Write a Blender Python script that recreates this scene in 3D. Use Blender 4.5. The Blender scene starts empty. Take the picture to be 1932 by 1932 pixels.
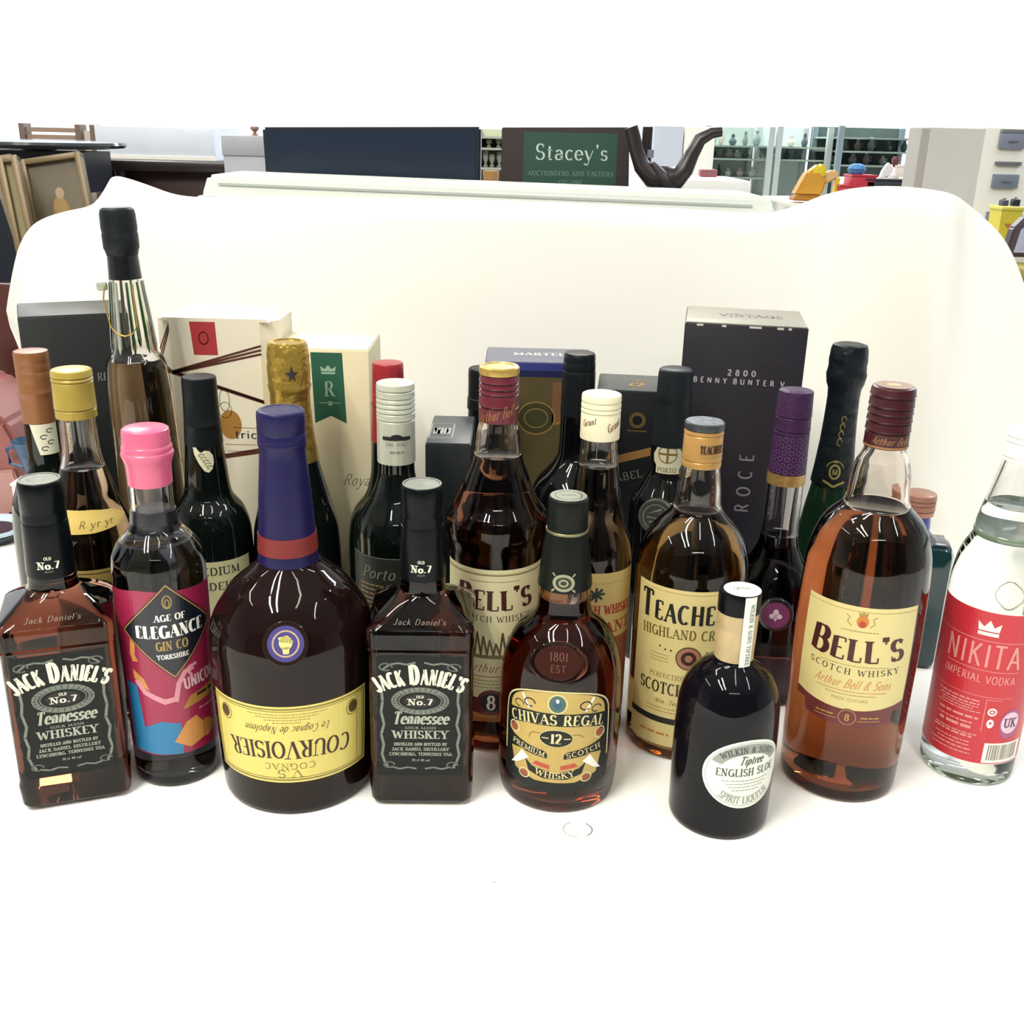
import bpy, bmesh, math, random
from math import sin, cos, pi, radians, atan2, sqrt, hypot
from mathutils import Vector, Matrix
random.seed(4)
S = bpy.context.scene
COL = S.collection

# ------------------------------------------------------------------ camera, world, lights, exposure
cam_d = bpy.data.cameras.new('camera'); cam = bpy.data.objects.new('camera', cam_d); COL.objects.link(cam)
TH, RHO = radians(20), radians(1.4)
_f = Vector((0, cos(TH), -sin(TH))); _r0 = Vector((1, 0, 0)); _u0 = Vector((0, sin(TH), cos(TH)))
_R = cos(RHO)*_r0 + sin(RHO)*_u0; _U = -sin(RHO)*_r0 + cos(RHO)*_u0
mw = Matrix.Identity(4)
for i in range(3):
    mw[i][0] = _R[i]; mw[i][1] = _U[i]; mw[i][2] = -_f[i]
mw[0][3], mw[1][3], mw[2][3] = 0, 0, .469
cam.matrix_world = mw
cam_d.sensor_fit = 'HORIZONTAL'; cam_d.sensor_width = 36; cam_d.lens = 1950/1932*36
cam_d.clip_start = .02; cam_d.clip_end = 60
S.camera = cam
S.view_settings.view_transform = 'Standard'; S.view_settings.look = 'None'
S.view_settings.gamma = 1; S.view_settings.use_curve_mapping = False
S.view_settings.exposure = -.5
S.cycles.max_bounces = 20; S.cycles.transmission_bounces = 16; S.cycles.glossy_bounces = 6
S.cycles.diffuse_bounces = 4; S.cycles.transparent_max_bounces = 12; S.cycles.volume_bounces = 0
S.cycles.sample_clamp_indirect = 6

w = bpy.data.worlds.new('world'); S.world = w; w.use_nodes = True
w.node_tree.nodes['Background'].inputs[0].default_value = (.93, .96, 1, 1)
w.node_tree.nodes['Background'].inputs[1].default_value = .13

def area(name, loc, size, power, col, target=None, spread=180):
    d = bpy.data.lights.new(name, 'AREA'); d.shape = 'RECTANGLE'; d.size, d.size_y = size
    d.energy = power; d.color = col; d.spread = radians(spread)
    o = bpy.data.objects.new(name, d); COL.objects.link(o); o.location = loc
    if target is not None:
        o.rotation_euler = (Vector(target)-Vector(loc)).to_track_quat('-Z', 'Y').to_euler()
    return o
# fluorescent tubes of the hall (hanging 1.9 m above the table), two rows plus the cooler ones on the right
WARM, COOL = (1, .965, .87), (.84, .91, 1)
TUBES = [(-.95, -.35, 1.9, 0, WARM, 48), (-.62, -.3, 1.9, 0, WARM, 48), (-.95, 1.3, 1.9, 0, WARM, 16), (.35, .1, 1.95, 0, WARM, 10),
         (1.5, -.2, 1.9, .5, COOL, 18), (1.6, 1.4, 1.9, 0, COOL, 14), (-2.2, .6, 1.9, 0, WARM, 16), (.2, -1.6, 1.9, 1.57, WARM, 16),
         (-1.4, 3.2, 1.9, 0, WARM, 50), (.2, 3.4, 1.9, 0, WARM, 50), (1.8, 3.2, 1.9, 0, COOL, 50),
         (-2.4, 5.0, 1.9, 1.57, COOL, 85), (.5, 5.0, 1.9, 1.57, COOL, 75), (2.8, 5.0, 1.9, 1.57, COOL, 75)]
for i, (x, y, z, a, c, p) in enumerate(TUBES):
    l = area('tube_lamp', (x, y, z), (.07, 1.2), p, c); l.rotation_euler = (0, 0, a)

# ------------------------------------------------------------------ helpers
def lin(h):
    if isinstance(h, str):
        h = h.lstrip('#'); c = [int(h[i:i+2], 16)/255 for i in (0, 2, 4)]
    else: c = [v/255 for v in h]
    return tuple((v/12.92 if v <= .04045 else ((v+.055)/1.055)**2.4) for v in c)
MC = {}
def mat(name, col, rough=.5, metal=0, spec=.5, noise=0, nscale=40, bump=0, bscale=120, coat=0, alpha=None):
    if name in MC: return MC[name]
    m = bpy.data.materials.new(name); m.use_nodes = True; MC[name] = m
    nt = m.node_tree; b = nt.nodes['Principled BSDF']
    c = lin(col); lum = min(c)
    if lum < .70 and not name.startswith('white_paper'): c = tuple(v*(.74 if lum < .45 else .86) for v in c)
    b.inputs['Base Color'].default_value = (*c, 1)
    b.inputs['Roughness'].default_value = rough; b.inputs['Metallic'].default_value = metal
    b.inputs['Specular IOR Level'].default_value = spec; b.inputs['Coat Weight'].default_value = coat
    b.inputs['Coat Roughness'].default_value = .05
    if noise or bump:
        tc = nt.nodes.new('ShaderNodeTexCoord')
    if noise:
        n = nt.nodes.new('ShaderNodeTexNoise'); n.inputs['Scale'].default_value = nscale; n.inputs['Detail'].default_value = 4
        nt.links.new(tc.outputs['Object'], n.inputs['Vector'])
        mx = nt.nodes.new('ShaderNodeMix'); mx.data_type = 'RGBA'
        mx.inputs[6].default_value = (*[v*(1-noise) for v in c], 1); mx.inputs[7].default_value = (*[min(1, v*(1+noise)) for v in c], 1)
        nt.links.new(n.outputs[0], mx.inputs[0]); nt.links.new(mx.outputs[2], b.inputs['Base Color'])
    if bump:
        n2 = nt.nodes.new('ShaderNodeTexNoise'); n2.inputs['Scale'].default_value = bscale
        nt.links.new(tc.outputs['Object'], n2.inputs['Vector'])
        bp = nt.nodes.new('ShaderNodeBump'); bp.inputs['Strength'].default_value = bump; bp.inputs['Distance'].default_value = .002
        nt.links.new(n2.outputs[0], bp.inputs['Height']); nt.links.new(bp.outputs[0], b.inputs['Normal'])
    return m
def liquid(name, trans9, ior=1.42, rough=0.0, tint=(1, 1, 1)):
    """glass filled with spirit: absorbs so that 9 cm lets through the colour trans9"""
    if name in MC: return MC[name]
    m = bpy.data.materials.new(name); m.use_nodes = True; MC[name] = m
    nt = m.node_tree; b = nt.nodes['Principled BSDF']
    b.inputs['Base Color'].default_value = (*tint, 1); b.inputs['Transmission Weight'].default_value = 1
    b.inputs['Roughness'].default_value = rough; b.inputs['IOR'].default_value = ior
    sig = [-math.log(max(v, 1e-4))/.09 for v in trans9]; D = max(sig)*1.01+1e-3
    va = nt.nodes.new('ShaderNodeVolumeAbsorption'); va.inputs['Density'].default_value = D
    va.inputs['Color'].default_value = (*[1-s/D for s in sig], 1)
    nt.links.new(va.outputs[0], nt.nodes['Material Output'].inputs['Volume'])
    return m

def obj(name, me, m=None, parent=None, smooth=0):
    o = bpy.data.objects.new(name, me); COL.objects.link(o)
    if m is not None:
        for q in (m if isinstance(m, (list, tuple)) else [m]): me.materials.append(q)
    if smooth:
        me.polygons.foreach_set('use_smooth', [True]*len(me.polygons)); me.set_sharp_from_angle(angle=radians(smooth))
    if parent is not None: o.parent = parent
    return o
def from_bm(name, bm, m, parent=None, smooth=0):
    me = bpy.data.meshes.new(name); bm.to_mesh(me); bm.free(); return obj(name, me, m, parent, smooth)
def pydata(name, v, f, m, parent=None, smooth=0):
    me = bpy.data.meshes.new(name); me.from_pydata(v, [], f); me.update(); return obj(name, me, m, parent, smooth)
def tag(o, label=None, cat=None, group=None, kind=None):
    if label: o['label'] = label
    if cat: o['category'] = cat
    if group: o['group'] = group
    if kind: o['kind'] = kind
    return o
def thing(name, label, cat, loc=(0, 0, 0), rz=0, group=None):
    o = bpy.data.objects.new(name, None); COL.objects.link(o); o.location = loc; o.rotation_euler = (0, 0, rz)
    o.empty_display_size = .02
    return tag(o, label, cat, group)
def bxm(bm, c, s, bev=0, rot=None):
    r = bmesh.ops.create_cube(bm, size=1); vs = r['verts']
    M = Matrix.Translation(Vector(c)) @ (rot if rot is not None else Matrix.Identity(4)) @ Matrix.Diagonal((*s, 1))
    bmesh.ops.transform(bm, matrix=M, verts=vs)
    if bev:
        es = list({e for v in vs for e in v.link_edges})
        bmesh.ops.bevel(bm, geom=es, offset=bev, segments=2, affect='EDGES', profile=.5)
def box(name, c, s, m, parent=None, bev=0, rot=None):
    bm = bmesh.new(); bxm(bm, c, s, bev, rot); return from_bm(name, bm, m, parent, 40 if bev else 0)
def prism(name, pts, y0, y1, m, parent=None, bev=0):
    """outline in x-z, extruded along y"""
    n = len(pts); v = [(x, y0, z) for x, z in pts]+[(x, y1, z) for x, z in pts]
    f = [list(range(n)), list(range(2*n-1, n-1, -1))]+[[i, i+n, (i+1) % n+n, (i+1) % n] for i in range(n)]
    o = pydata(name, v, f, m, parent)
    bm = bmesh.new(); bm.from_mesh(o.data); bmesh.ops.recalc_face_normals(bm, faces=bm.faces)
    if bev: bmesh.ops.bevel(bm, geom=bm.edges[:], offset=bev, segments=2, affect='EDGES')
    bm.to_mesh(o.data); bm.free(); return o
def tube(name, pts, r, m, parent=None, seg=10, closed=False):
    v = []; f = []; n = len(pts); P = [Vector(p) for p in pts]
    rr = r if isinstance(r, (list, tuple)) else [r]*n
    up = Vector((.13, .2, 1)).normalized()
    for i, p in enumerate(P):
        a = P[(i-1) % n] if (i or closed) else P[0]; b = P[(i+1) % n] if (i < n-1 or closed) else P[-1]
        t = (b-a).normalized(); s = t.cross(up)
        if s.length < .05: s = t.cross(Vector((1, 0, 0)))
        s.normalize(); u = s.cross(t)
        for k in range(seg): v.append(p+rr[i]*(cos(2*pi*k/seg)*s+sin(2*pi*k/seg)*u))
    for i in range(n if closed else n-1):
        for k in range(seg):
            f.append([i*seg+k, i*seg+(k+1) % seg, ((i+1) % n)*seg+(k+1) % seg, ((i+1) % n)*seg+k])
    if not closed: f += [list(range(seg))[::-1], [(n-1)*seg+k for k in range(seg)]]
    return pydata(name, v, f, m, parent, 50)
def pchip(pts):
    """pts [(z,r)] ascending -> function"""
    x = [p[0] for p in pts]; y = [p[1] for p in pts]; n = len(x)
    h = [x[i+1]-x[i] for i in range(n-1)]; d = [(y[i+1]-y[i])/h[i] for i in range(n-1)]
    m = [0]*n; m[0] = d[0]; m[-1] = d[-1]
    for i in range(1, n-1):
        if d[i-1]*d[i] > 0:
            w1 = 2*h[i]+h[i-1]; w2 = h[i]+2*h[i-1]; m[i] = (w1+w2)/(w1/d[i-1]+w2/d[i])
    def fn(t):
        if t <= x[0]: return y[0]
        if t >= x[-1]: return y[-1]
        for i in range(n-1):
            if t <= x[i+1]: break
        s = (t-x[i])/h[i]
        return (2*s**3-3*s*s+1)*y[i]+(s**3-2*s*s+s)*h[i]*m[i]+(-2*s**3+3*s*s)*y[i+1]+(s**3-s*s)*h[i]*m[i+1]
    return fn
def ring_mesh(rows, seg=64, flip=False, base=0):
    """rows [(r,z)] bottom to top, closed with caps"""
    v = []; f = []
    for r, z in rows:
        for k in range(seg):
            a = 2*pi*k/seg; v.append((r*cos(a), r*sin(a), z))
    for i in range(len(rows)-1):
        for k in range(seg):
            q = [i*seg+k, i*seg+(k+1) % seg, (i+1)*seg+(k+1) % seg, (i+1)*seg+k]
            f.append(q)
    f.append(list(range(seg))[::-1]); f.append([(len(rows)-1)*seg+k for k in range(seg)])
    if flip: f = [q[::-1] for q in f]
    return v, [[i+base for i in q] for q in f]
def lathe(name, rows, m, parent=None, seg=56, smooth=35):
    v, f = ring_mesh(rows, seg); return pydata(name, v, f, m, parent, smooth)
def spiral_cap(name, r0, z0, r1, z1, ridges, m, parent, rim=.0006, lip=.0012):
    """screw cap: r0 at foot z0, r1 at top z1, thread beads at the listed heights"""
    R = lambda z: r0+(r1-r0)*(z-z0)/(z1-z0)
    rows = [(r0-.001, z0), (r0, z0+.0004)]
    for z in sorted(ridges):
        rows += [(R(z), z-.0013), (R(z)-rim, z-.0006), (R(z)-rim, z-.0002), (R(z)+rim*.6, z+.0006), (R(z)+rim*.3, z+.0011)]
    rows += [(r1, z1-lip), (r1-lip*.3, z1-lip*.35), (r1-lip, z1)]
    return lathe(name, rows, m, parent)

# ------------------------------------------------------------------ flat print: polygons laid on a surface
class Canvas:
    def __init__(s, fmap, ustep=None, vstep=None): s.f = fmap; s.us = ustep; s.vs = vstep; s.L = {}
    def poly(s, m, pts, layer=1):
        s.L.setdefault(m, []).append((pts, layer))
    def rect(s, m, u0, v0, u1, v1, layer=1): s.poly(m, [(u0, v0), (u1, v0), (u1, v1), (u0, v1)], layer)
    def ell(s, m, cu, cv, ru, rv, layer=1, n=28): s.poly(m, [(cu+ru*cos(2*pi*k/n), cv+rv*sin(2*pi*k/n)) for k in range(n)], layer)
    def line(s, m, pts, w, layer=1, closed=False):
        P = list(pts); n = len(P)
        for i in range(n if closed else n-1):
            a = P[i]; b = P[(i+1) % n]; dx, dy = b[0]-a[0], b[1]-a[1]; l = hypot(dx, dy) or 1
            nx, ny = -dy/l*w/2, dx/l*w/2; ex, ey = dx/l*w*.3, dy/l*w*.3
            s.poly(m, [(a[0]+nx-ex, a[1]+ny-ey), (a[0]-nx-ex, a[1]-ny-ey), (b[0]-nx+ex, b[1]-ny+ey), (b[0]+nx+ex, b[1]+ny+ey)], layer)
    def oval(s, m, cu, cv, ru, rv, w, layer=1, a0=0, a1=360, n=28):
        s.line(m, [(cu+ru*cos(radians(a0+(a1-a0)*k/n)), cv+rv*sin(radians(a0+(a1-a0)*k/n))) for k in range(n+1)], w, layer)
    def _split(s, pts):
        us = [p[0] for p in pts]; u0, u1 = min(us), max(us)
        vs = [p[1] for p in pts]
        if len(pts) == 4 and (s.us is None or u1-u0 <= s.us*1.2) and (s.vs is None or max(vs)-min(vs) <= s.vs*1.2): return [pts]
        cuts = sorted(set([round(u, 7) for u in us]))
        if s.us:
            k = math.ceil(u0/s.us)
            while k*s.us < u1: cuts.append(k*s.us); k += 1
        cuts = sorted(cuts); out = []; n = len(pts)
        for a, b in zip(cuts, cuts[1:]):
            if b-a < 1e-7: continue
            mid = (a+b)/2; X = []
            for i in range(n):
                p, q = pts[i], pts[(i+1) % n]
                if (p[0]-mid)*(q[0]-mid) < 0:
                    g = lambda u: p[1]+(q[1]-p[1])*(u-p[0])/(q[0]-p[0])
                    X.append((g(mid), g(a), g(b)))
            X.sort()
            for k in range(0, len(X)-1, 2):
                lo, hi = X[k], X[k+1]
                nv = 1 if not s.vs else max(1, int(math.ceil(max(hi[1]-lo[1], hi[2]-lo[2])/s.vs)))
                for j in range(nv):
                    t0, t1 = j/nv, (j+1)/nv
                    out.append([(a, lo[1]+(hi[1]-lo[1])*t0), (b, lo[2]+(hi[2]-lo[2])*t0), (b, lo[2]+(hi[2]-lo[2])*t1), (a, lo[1]+(hi[1]-lo[1])*t1)])
        return out
    def build(s, name, parent, base=None):
        """the base material's mesh is the part, every other ink a child print"""
        root = None
        for m, L in s.L.items():
            v = []; f = []; ly = []
            for pts, layer in L:
                ar = sum(pts[i][0]*pts[(i+1) % len(pts)][1]-pts[(i+1) % len(pts)][0]*pts[i][1] for i in range(len(pts)))
                if ar < 0: pts = pts[::-1]
                for q in s._split(pts):
                    b = len(v); v += [s.f(u, w_, .00012+.00007*layer) for u, w_ in q]; f.append(list(range(b, b+len(q))))
            nm = name if root is None else 'print'
            o = pydata(nm, v, f, m, parent if root is None else root)
            if root is None: root = o; o.data.polygons.foreach_set('use_smooth', [True]*len(o.data.polygons))
        return root
def cylmap(R, th0, rref):
    """u to the right, v = height; th0 = direction the label faces (0 = toward -y)"""
    def f(u, v, off):
        t = th0+u/rref; r = (R(v) if callable(R) else R)+off
        return (r*sin(t), -r*cos(t), v)
    return f
def flatmap(o, ex, ey):
    o, ex, ey = Vector(o), Vector(ex).normalized(), Vector(ey).normalized(); n = ex.cross(ey)
    return lambda u, v, off: tuple(o+u*ex+v*ey+n*off)

# stroke lettering: L line, A arc (cx,cy,rx,ry,a0,a1), S serif; percent units; T thick t thin
G = {
'A': (72, 'L6,0,35,100,t L35,100,66,0,T L17,34,56,34,t S6,0 S66,0'), 'B': (64, 'L14,0,14,100,T L14,100,34,100,t L14,52,36,52,t L14,0,36,0,t A34,76,18,24,-90,90 A36,26,21,26,-90,90'),
'C': (68, 'A38,50,30,50,50,310'), 'D': (72, 'L14,0,14,100,T L14,100,32,100,t L14,0,32,0,t A32,50,32,50,-90,90'),
'E': (58, 'L14,0,14,100,T L14,100,52,100,t L14,52,42,52,t L14,0,54,0,t V52,82,52,100 V54,0,54,20'), 'F': (54, 'L14,0,14,100,T L14,100,52,100,t L14,52,42,52,t S14,0 V52,82,52,100'),
'G': (74, 'A38,50,30,50,45,360 L66,0,66,46,T L48,46,72,46,t'), 'H': (76, 'L14,0,14,100,T L62,0,62,100,T L14,52,62,52,t S14,0 S14,100 S62,0 S62,100'),
'I': (30, 'L15,0,15,100,T S15,0 S15,100'), 'J': (42, 'L28,18,28,100,T A14,18,14,18,180,360 S28,100'),
'K': (70, 'L14,0,14,100,T L58,100,14,42,t L28,58,62,0,T S14,0 S14,100 S58,100 S62,0'), 'L': (56, 'L14,0,14,100,T L14,0,52,0,t S14,100 V52,0,52,24'),
'M': (88, 'L12,0,12,100,t L12,100,44,6,T L44,6,76,100,t L76,0,76,100,T S12,0 S76,0'), 'N': (76, 'L12,0,12,100,t L12,100,62,0,T L62,0,62,100,t S12,0 S62,100 S12,100'),
'O': (76, 'A38,50,31,50,0,360'), 'P': (60, 'L14,0,14,100,T L14,100,34,100,t L14,46,34,46,t A34,73,20,27,-90,90 S14,0'),
'Q': (76, 'A38,50,31,50,0,360 L44,20,68,-10,T'), 'R': (68, 'L14,0,14,100,T L14,100,34,100,t L14,50,34,50,t A34,75,18,25,-90,90 L34,50,62,0,T S14,0 S62,0'),
'S': (56, 'A28,74,20,26,30,270 A28,25,22,25,-150,90 V46,78,46,96 V6,4,6,24'), 'T': (64, 'L32,0,32,100,T L4,100,60,100,t S32,0 V4,82,4,100 V60,82,60,100'),
'U': (72, 'L12,28,12,100,T L60,28,60,100,t A36,28,24,28,180,360 S12,100 S60,100'), 'V': (70, 'L6,100,36,0,T L36,0,64,100,t S6,100 S64,100'),
'W': (98, 'L6,100,28,0,T L28,0,49,90,t L49,90,70,0,T L70,0,92,100,t S6,100 S92,100'), 'X': (68, 'L6,0,60,100,t L8,100,62,0,T'),
'Y': (68, 'L6,100,34,46,T L62,100,34,46,t L34,0,34,46,T S6,100 S62,100 S34,0'), 'Z': (60, 'L6,100,54,100,t L54,100,6,0,T L6,0,56,0,t'),
'&': (70, 'A32,76,16,22,-60,240 A28,26,22,26,90,350 L20,66,66,0,T'), "'": (22, 'L11,82,11,100,T L11,72,14,84,t'), '.': (22, 'L11,0,11,12,T'), ',': (20, 'L10,-8,10,10,T'), '-': (36, 'L6,40,30,40,t'), ' ': (34, ''),
'0': (60, 'A30,50,23,50,0,360'), '1': (34, 'L18,0,18,100,T L6,80,18,98,t S18,0'), '2': (58, 'A28,72,20,28,-30,170 L45,58,8,2,T L8,0,54,0,t'),
'3': (56, 'A26,75,18,25,-90,150 A26,26,22,26,-150,90'), '4': (60, 'L42,0,42,100,T L42,100,6,32,t L6,32,56,32,t'), '5': (56, 'L12,100,48,100,t L12,58,12,100,T A26,31,22,30,-150,120'),
'6': (58, 'A28,30,21,30,0,360 A44,50,37,50,95,190'), '7': (54, 'L6,100,50,100,t L50,100,20,0,T'), '8': (58, 'A29,75,17,24,0,360 A29,26,21,27,0,360'), '9': (58, 'A29,70,21,30,0,360 A13,50,37,50,-85,20'),
'a': (52, 'A25,18,17,18,20,340 L42,0,42,42,T A26,42,16,20,0,160'), 'c': (46, 'A27,31,20,31,45,315'), 'd': (56, 'A26,31,19,31,0,360 L46,0,46,100,T'), 'e': (48, 'A26,31,20,31,0,320 L8,33,44,33,t'),
'g': (54, 'A26,33,19,29,0,360 L46,-10,46,62,T A28,-10,18,20,180,360'), 'h': (56, 'L12,0,12,100,T L44,0,44,38,T A28,38,16,24,0,180'), 'i': (26, 'L13,0,13,62,T L13,78,13,90,T'), 'k': (52, 'L12,0,12,100,T L44,62,12,26,t L22,36,48,0,T'),
'l': (26, 'L13,0,13,100,T'), 'm': (84, 'L12,0,12,62,T L42,0,42,38,T L72,0,72,38,T A27,38,15,24,0,180 A57,38,15,24,0,180'), 'n': (56, 'L12,0,12,62,T L44,0,44,38,T A28,38,16,24,0,180'),
'o': (54, 'A27,31,21,31,0,360'), 'p': (56, 'L12,-36,12,62,T A30,31,19,31,0,360'), 'r': (38, 'L12,0,12,62,T A28,40,16,20,40,180'), 's': (42, 'A21,46,14,16,20,260 A21,16,15,16,-160,90'), 't': (36, 'L16,8,16,86,T L4,62,32,62,t A26,12,10,12,180,300'),
'u': (56, 'L12,22,12,62,T L44,0,44,62,T A28,22,16,22,180,360'), 'v': (52, 'L6,62,26,0,T L26,0,46,62,t'), 'y': (54, 'L6,62,28,0,T L50,62,20,-30,t A14,-22,9,9,180,330'),
}
GP = {}
def glyph(ch):
    if ch not in GP:
        w_, s_ = G[ch]; out = []
        for tk in s_.split():
            k = tk[0]; a = tk[1:].split(','); wt = None
            if a[-1] in 'Tt': wt = a.pop()
            out.append((k, [float(x)/100 if not (k == 'A' and i > 3) else float(x) for i, x in enumerate(a)], wt))
        GP[ch] = (w_/100, out)
    return GP[ch]
def text(cv, m, s, x, y, h, width=None, thick=.17, thin=.06, serif=.11, sp=.1, slant=0, align='c', arc=None, layer=2, rot=0, xs=1, big=None, lod=1):
    """s centred on x with baseline y; width fits the line; arc = radius (+ bulges up, - sags); big = {index: scale}"""
    big = big or {}
    ad = [(glyph(c)[0]+sp)*big.get(i, 1) for i, c in enumerate(s)]
    tot = (sum(ad)-sp)*h*xs
    if width: xs *= width/tot; tot = width
    pen = {'c': -tot/2, 'l': 0, 'r': -tot}[align]
    ca, sa = cos(rot), sin(rot)
    for i, ch in enumerate(s):
        k = big.get(i, 1); hh = h*k; gw = glyph(ch)[0]*hh*xs; mid = pen+gw/2
        def P(px, py):
            X = (px*xs*hh-gw/2)+slant*py*hh; Y = py*hh
            if arc:
                a = mid/arc; X, Y = arc*sin(a)+X*cos(a)+Y*sin(a), arc*(cos(a)-1)-X*sin(a)+Y*cos(a)
            else: X += mid
            return (x+X*ca-Y*sa, y+X*sa+Y*ca)
        def quad(a, b, wd):
            # calligraphic: thickness measured across in x for verticals, in y for horizontals
            dx, dy = (b[0]-a[0])*xs, b[1]-a[1]; l = hypot(dx, dy) or 1e-6
            nx, ny = -dy/l*wd/2/xs, dx/l*wd/2
            cv.poly(m, [P(a[0]+nx, a[1]+ny), P(a[0]-nx, a[1]-ny), P(b[0]-nx, b[1]-ny), P(b[0]+nx, b[1]+ny)], layer)
        for kk, a, wt in glyph(ch)[1]:
            if kk == 'L': quad((a[0], a[1]), (a[2], a[3]), {'T': thick, 't': thin, None: thick}[wt])
            elif kk == 'A':
                n = max(6, int(abs(a[5]-a[4])/(20 if h > .006 else 30)*lod)); Q = [(a[0]+a[2]*cos(radians(a[4]+(a[5]-a[4])*j/n)), a[1]+a[3]*sin(radians(a[4]+(a[5]-a[4])*j/n))) for j in range(n+1)]
                E_ = []
                for j in range(n+1):
                    q = radians(a[4]+(a[5]-a[4])*j/n); tx, ty = -a[2]*sin(q), a[3]*cos(q); l = hypot(tx*xs, ty) or 1e-6
                    wd = thin+(thick-thin)*abs(ty)/(hypot(tx, ty) or 1e-6); E_.append((-ty/l*wd/2/xs, tx*xs/l*wd/2))
                for j in range(n):
                    p0, p1, e0, e1 = Q[j], Q[j+1], E_[j], E_[j+1]
                    cv.poly(m, [P(p0[0]+e0[0], p0[1]+e0[1]), P(p0[0]-e0[0], p0[1]-e0[1]), P(p1[0]-e1[0], p1[1]-e1[1]), P(p1[0]+e1[0], p1[1]+e1[1])], layer)
            elif serif and kk == 'S': quad((a[0]-serif-thick*.35, a[1]), (a[0]+serif+thick*.35, a[1]), thin)
            elif serif and kk == 'V': quad((a[0], a[1]), (a[2], a[3]), thin)
        pen += ad[i]*h*xs
    return tot
def sans(cv, m, s, x, y, h, **k):
    k.setdefault('thick', .13); k.setdefault('thin', k['thick']); k.setdefault('serif', 0); return text(cv, m, s, x, y, h, **k)
def greek(cv, m, x, y, w_, h, layer=2, seed=0):
    """a line of print too small to read: short dashes"""
    rnd = random.Random(seed); p = x-w_/2
    while p < x+w_/2:
        l = min(h*rnd.uniform(1.5, 5), x+w_/2-p); cv.rect(m, p, y, p+l, y+h, layer); p += l+h*.7
def crown(cv, m, x, y, w_, h, layer=2):
    cv.rect(m, x-w_/2, y, x+w_/2, y+h*.22, layer)
    cv.poly(m, [(x-w_/2, y+h*.3), (x+w_/2, y+h*.3), (x+w_*.56, y+h*.85), (x+w_*.24, y+h*.55), (x, y+h), (x-w_*.24, y+h*.55), (x-w_*.56, y+h*.85)], layer)

# ------------------------------------------------------------------ materials
white_card = mat('white_card', '#f4f1e6', .6, noise=.02, nscale=8)
paper = mat('white_paper', '#f5f3eb', .75, spec=.2, noise=.015, nscale=3, bump=.15, bscale=6)
cloth_white = mat('white_sheet', '#fcfbf6', .7, spec=.2, noise=.012, nscale=5)
inkk = mat('black_ink', '#15130f', .6); inkb = mat('brown_ink', '#3a1512', .6); inkg = mat('gold_ink', '#c79a4a', .45); inkw = mat('white_ink', '#efeee4', .55)
inkgr = mat('grey_ink', '#8f9287', .6); inkr = mat('red_ink', '#b5332c', .6); inko = mat('orange_ink', '#d98a3a', .6)
cream = mat('cream_label', '#efdf9a', .5, noise=.03, nscale=30); cream2 = mat('pale_cream_label', '#e9e3b4', .5, noise=.03, nscale=30)
tan_ink = mat('tan_ink', '#b59a5a', .6)
dark_glass = mat('dark_green_glass', '#0c1310', .05, spec=.42); black_glass = mat('black_glass', '#0a0b0d', .05, spec=.4)
green_glass = mat('green_glass', '#16301f', .05, spec=.6)
black_foil = mat('black_foil', '#171c20', .38, spec=.18, bump=.25, bscale=90)
blk_plastic = mat('black_plastic', '#101214', .25); gloss_black = mat('gloss_black_foil', '#0a1012', .28, spec=.14, bump=.1, bscale=60)
def amber(n, c, **k): return liquid(n, c, **k)
wh_dark = amber('bourbon_in_glass', (.10, .022, .010)); wh_red = amber('blended_whisky_in_glass', (.27, .065, .018)); wh_gold = amber('golden_whisky_in_glass', (.36, .19, .05))
wh_chiv = amber('rose_amber_whisky_in_glass', (.26, .085, .045)); cognac = amber('dark_cognac_in_glass', (.010, .004, .003)); clear = amber('clear_spirit_in_glass', (.9, .95, .88))
port_tawny = amber('tawny_in_glass', (.09, .045, .018)); liqueur = amber('dark_liqueur_in_glass', (.006, .004, .006)); aquab = amber('blue_green_glass', (.01, .06, .07))
gin_grey = amber('smoky_gin_in_glass', (.018, .020, .028))

# ------------------------------------------------------------------ bottles
def glass_rows(prof, n=70, foot=.005):
    R = pchip(prof); z0 = prof[0][0]; z1 = prof[-1][0]
    r0 = R(foot)
    rows = [(r0-.009, .0022), (r0-.006, .0003), (r0-.004, 0), (r0-.0018, .0009), (r0-.0005, .0025)]
    rows += [(R(foot+(z1-foot)*k/n), foot+(z1-foot)*k/n) for k in range(n+1)]
    return R, rows
def bottle_body(parent, prof, m, fill=None, wall=.0026, name='glass_body', seg=72, label=None):
    """one closed glass body; fill = height of the spirit, above it an air space"""
    R, rows = glass_rows(prof)
    v, f = ring_mesh(rows, seg)
    if fill:
        z1 = prof[-1][0]-.003; n = 40
        inner = [(max(.002, R(fill)-wall-.0012), fill), (R(fill)-wall, fill+.0008)]
        inner += [(R(z)-wall, z) for z in [fill+.0016+(z1-fill-.0016)*k/n for k in range(n+1)]]
        v2, f2 = ring_mesh(inner, seg, flip=True, base=len(v)); v += v2; f += f2
    o = pydata(name, v, f, m, parent, 50)
    if label: o['label'] = label
    return R
def ringband(name, R, z0, z1, off, m, parent, n=6, seg=56):
    rows = [(R(z0)+.0002, z0)]+[(R(z0+(z1-z0)*k/n)+off, z0+(z1-z0)*k/n) for k in range(n+1)]+[(R(z1)+.0002, z1)]
    return lathe(name, rows, m, parent, seg)

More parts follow.
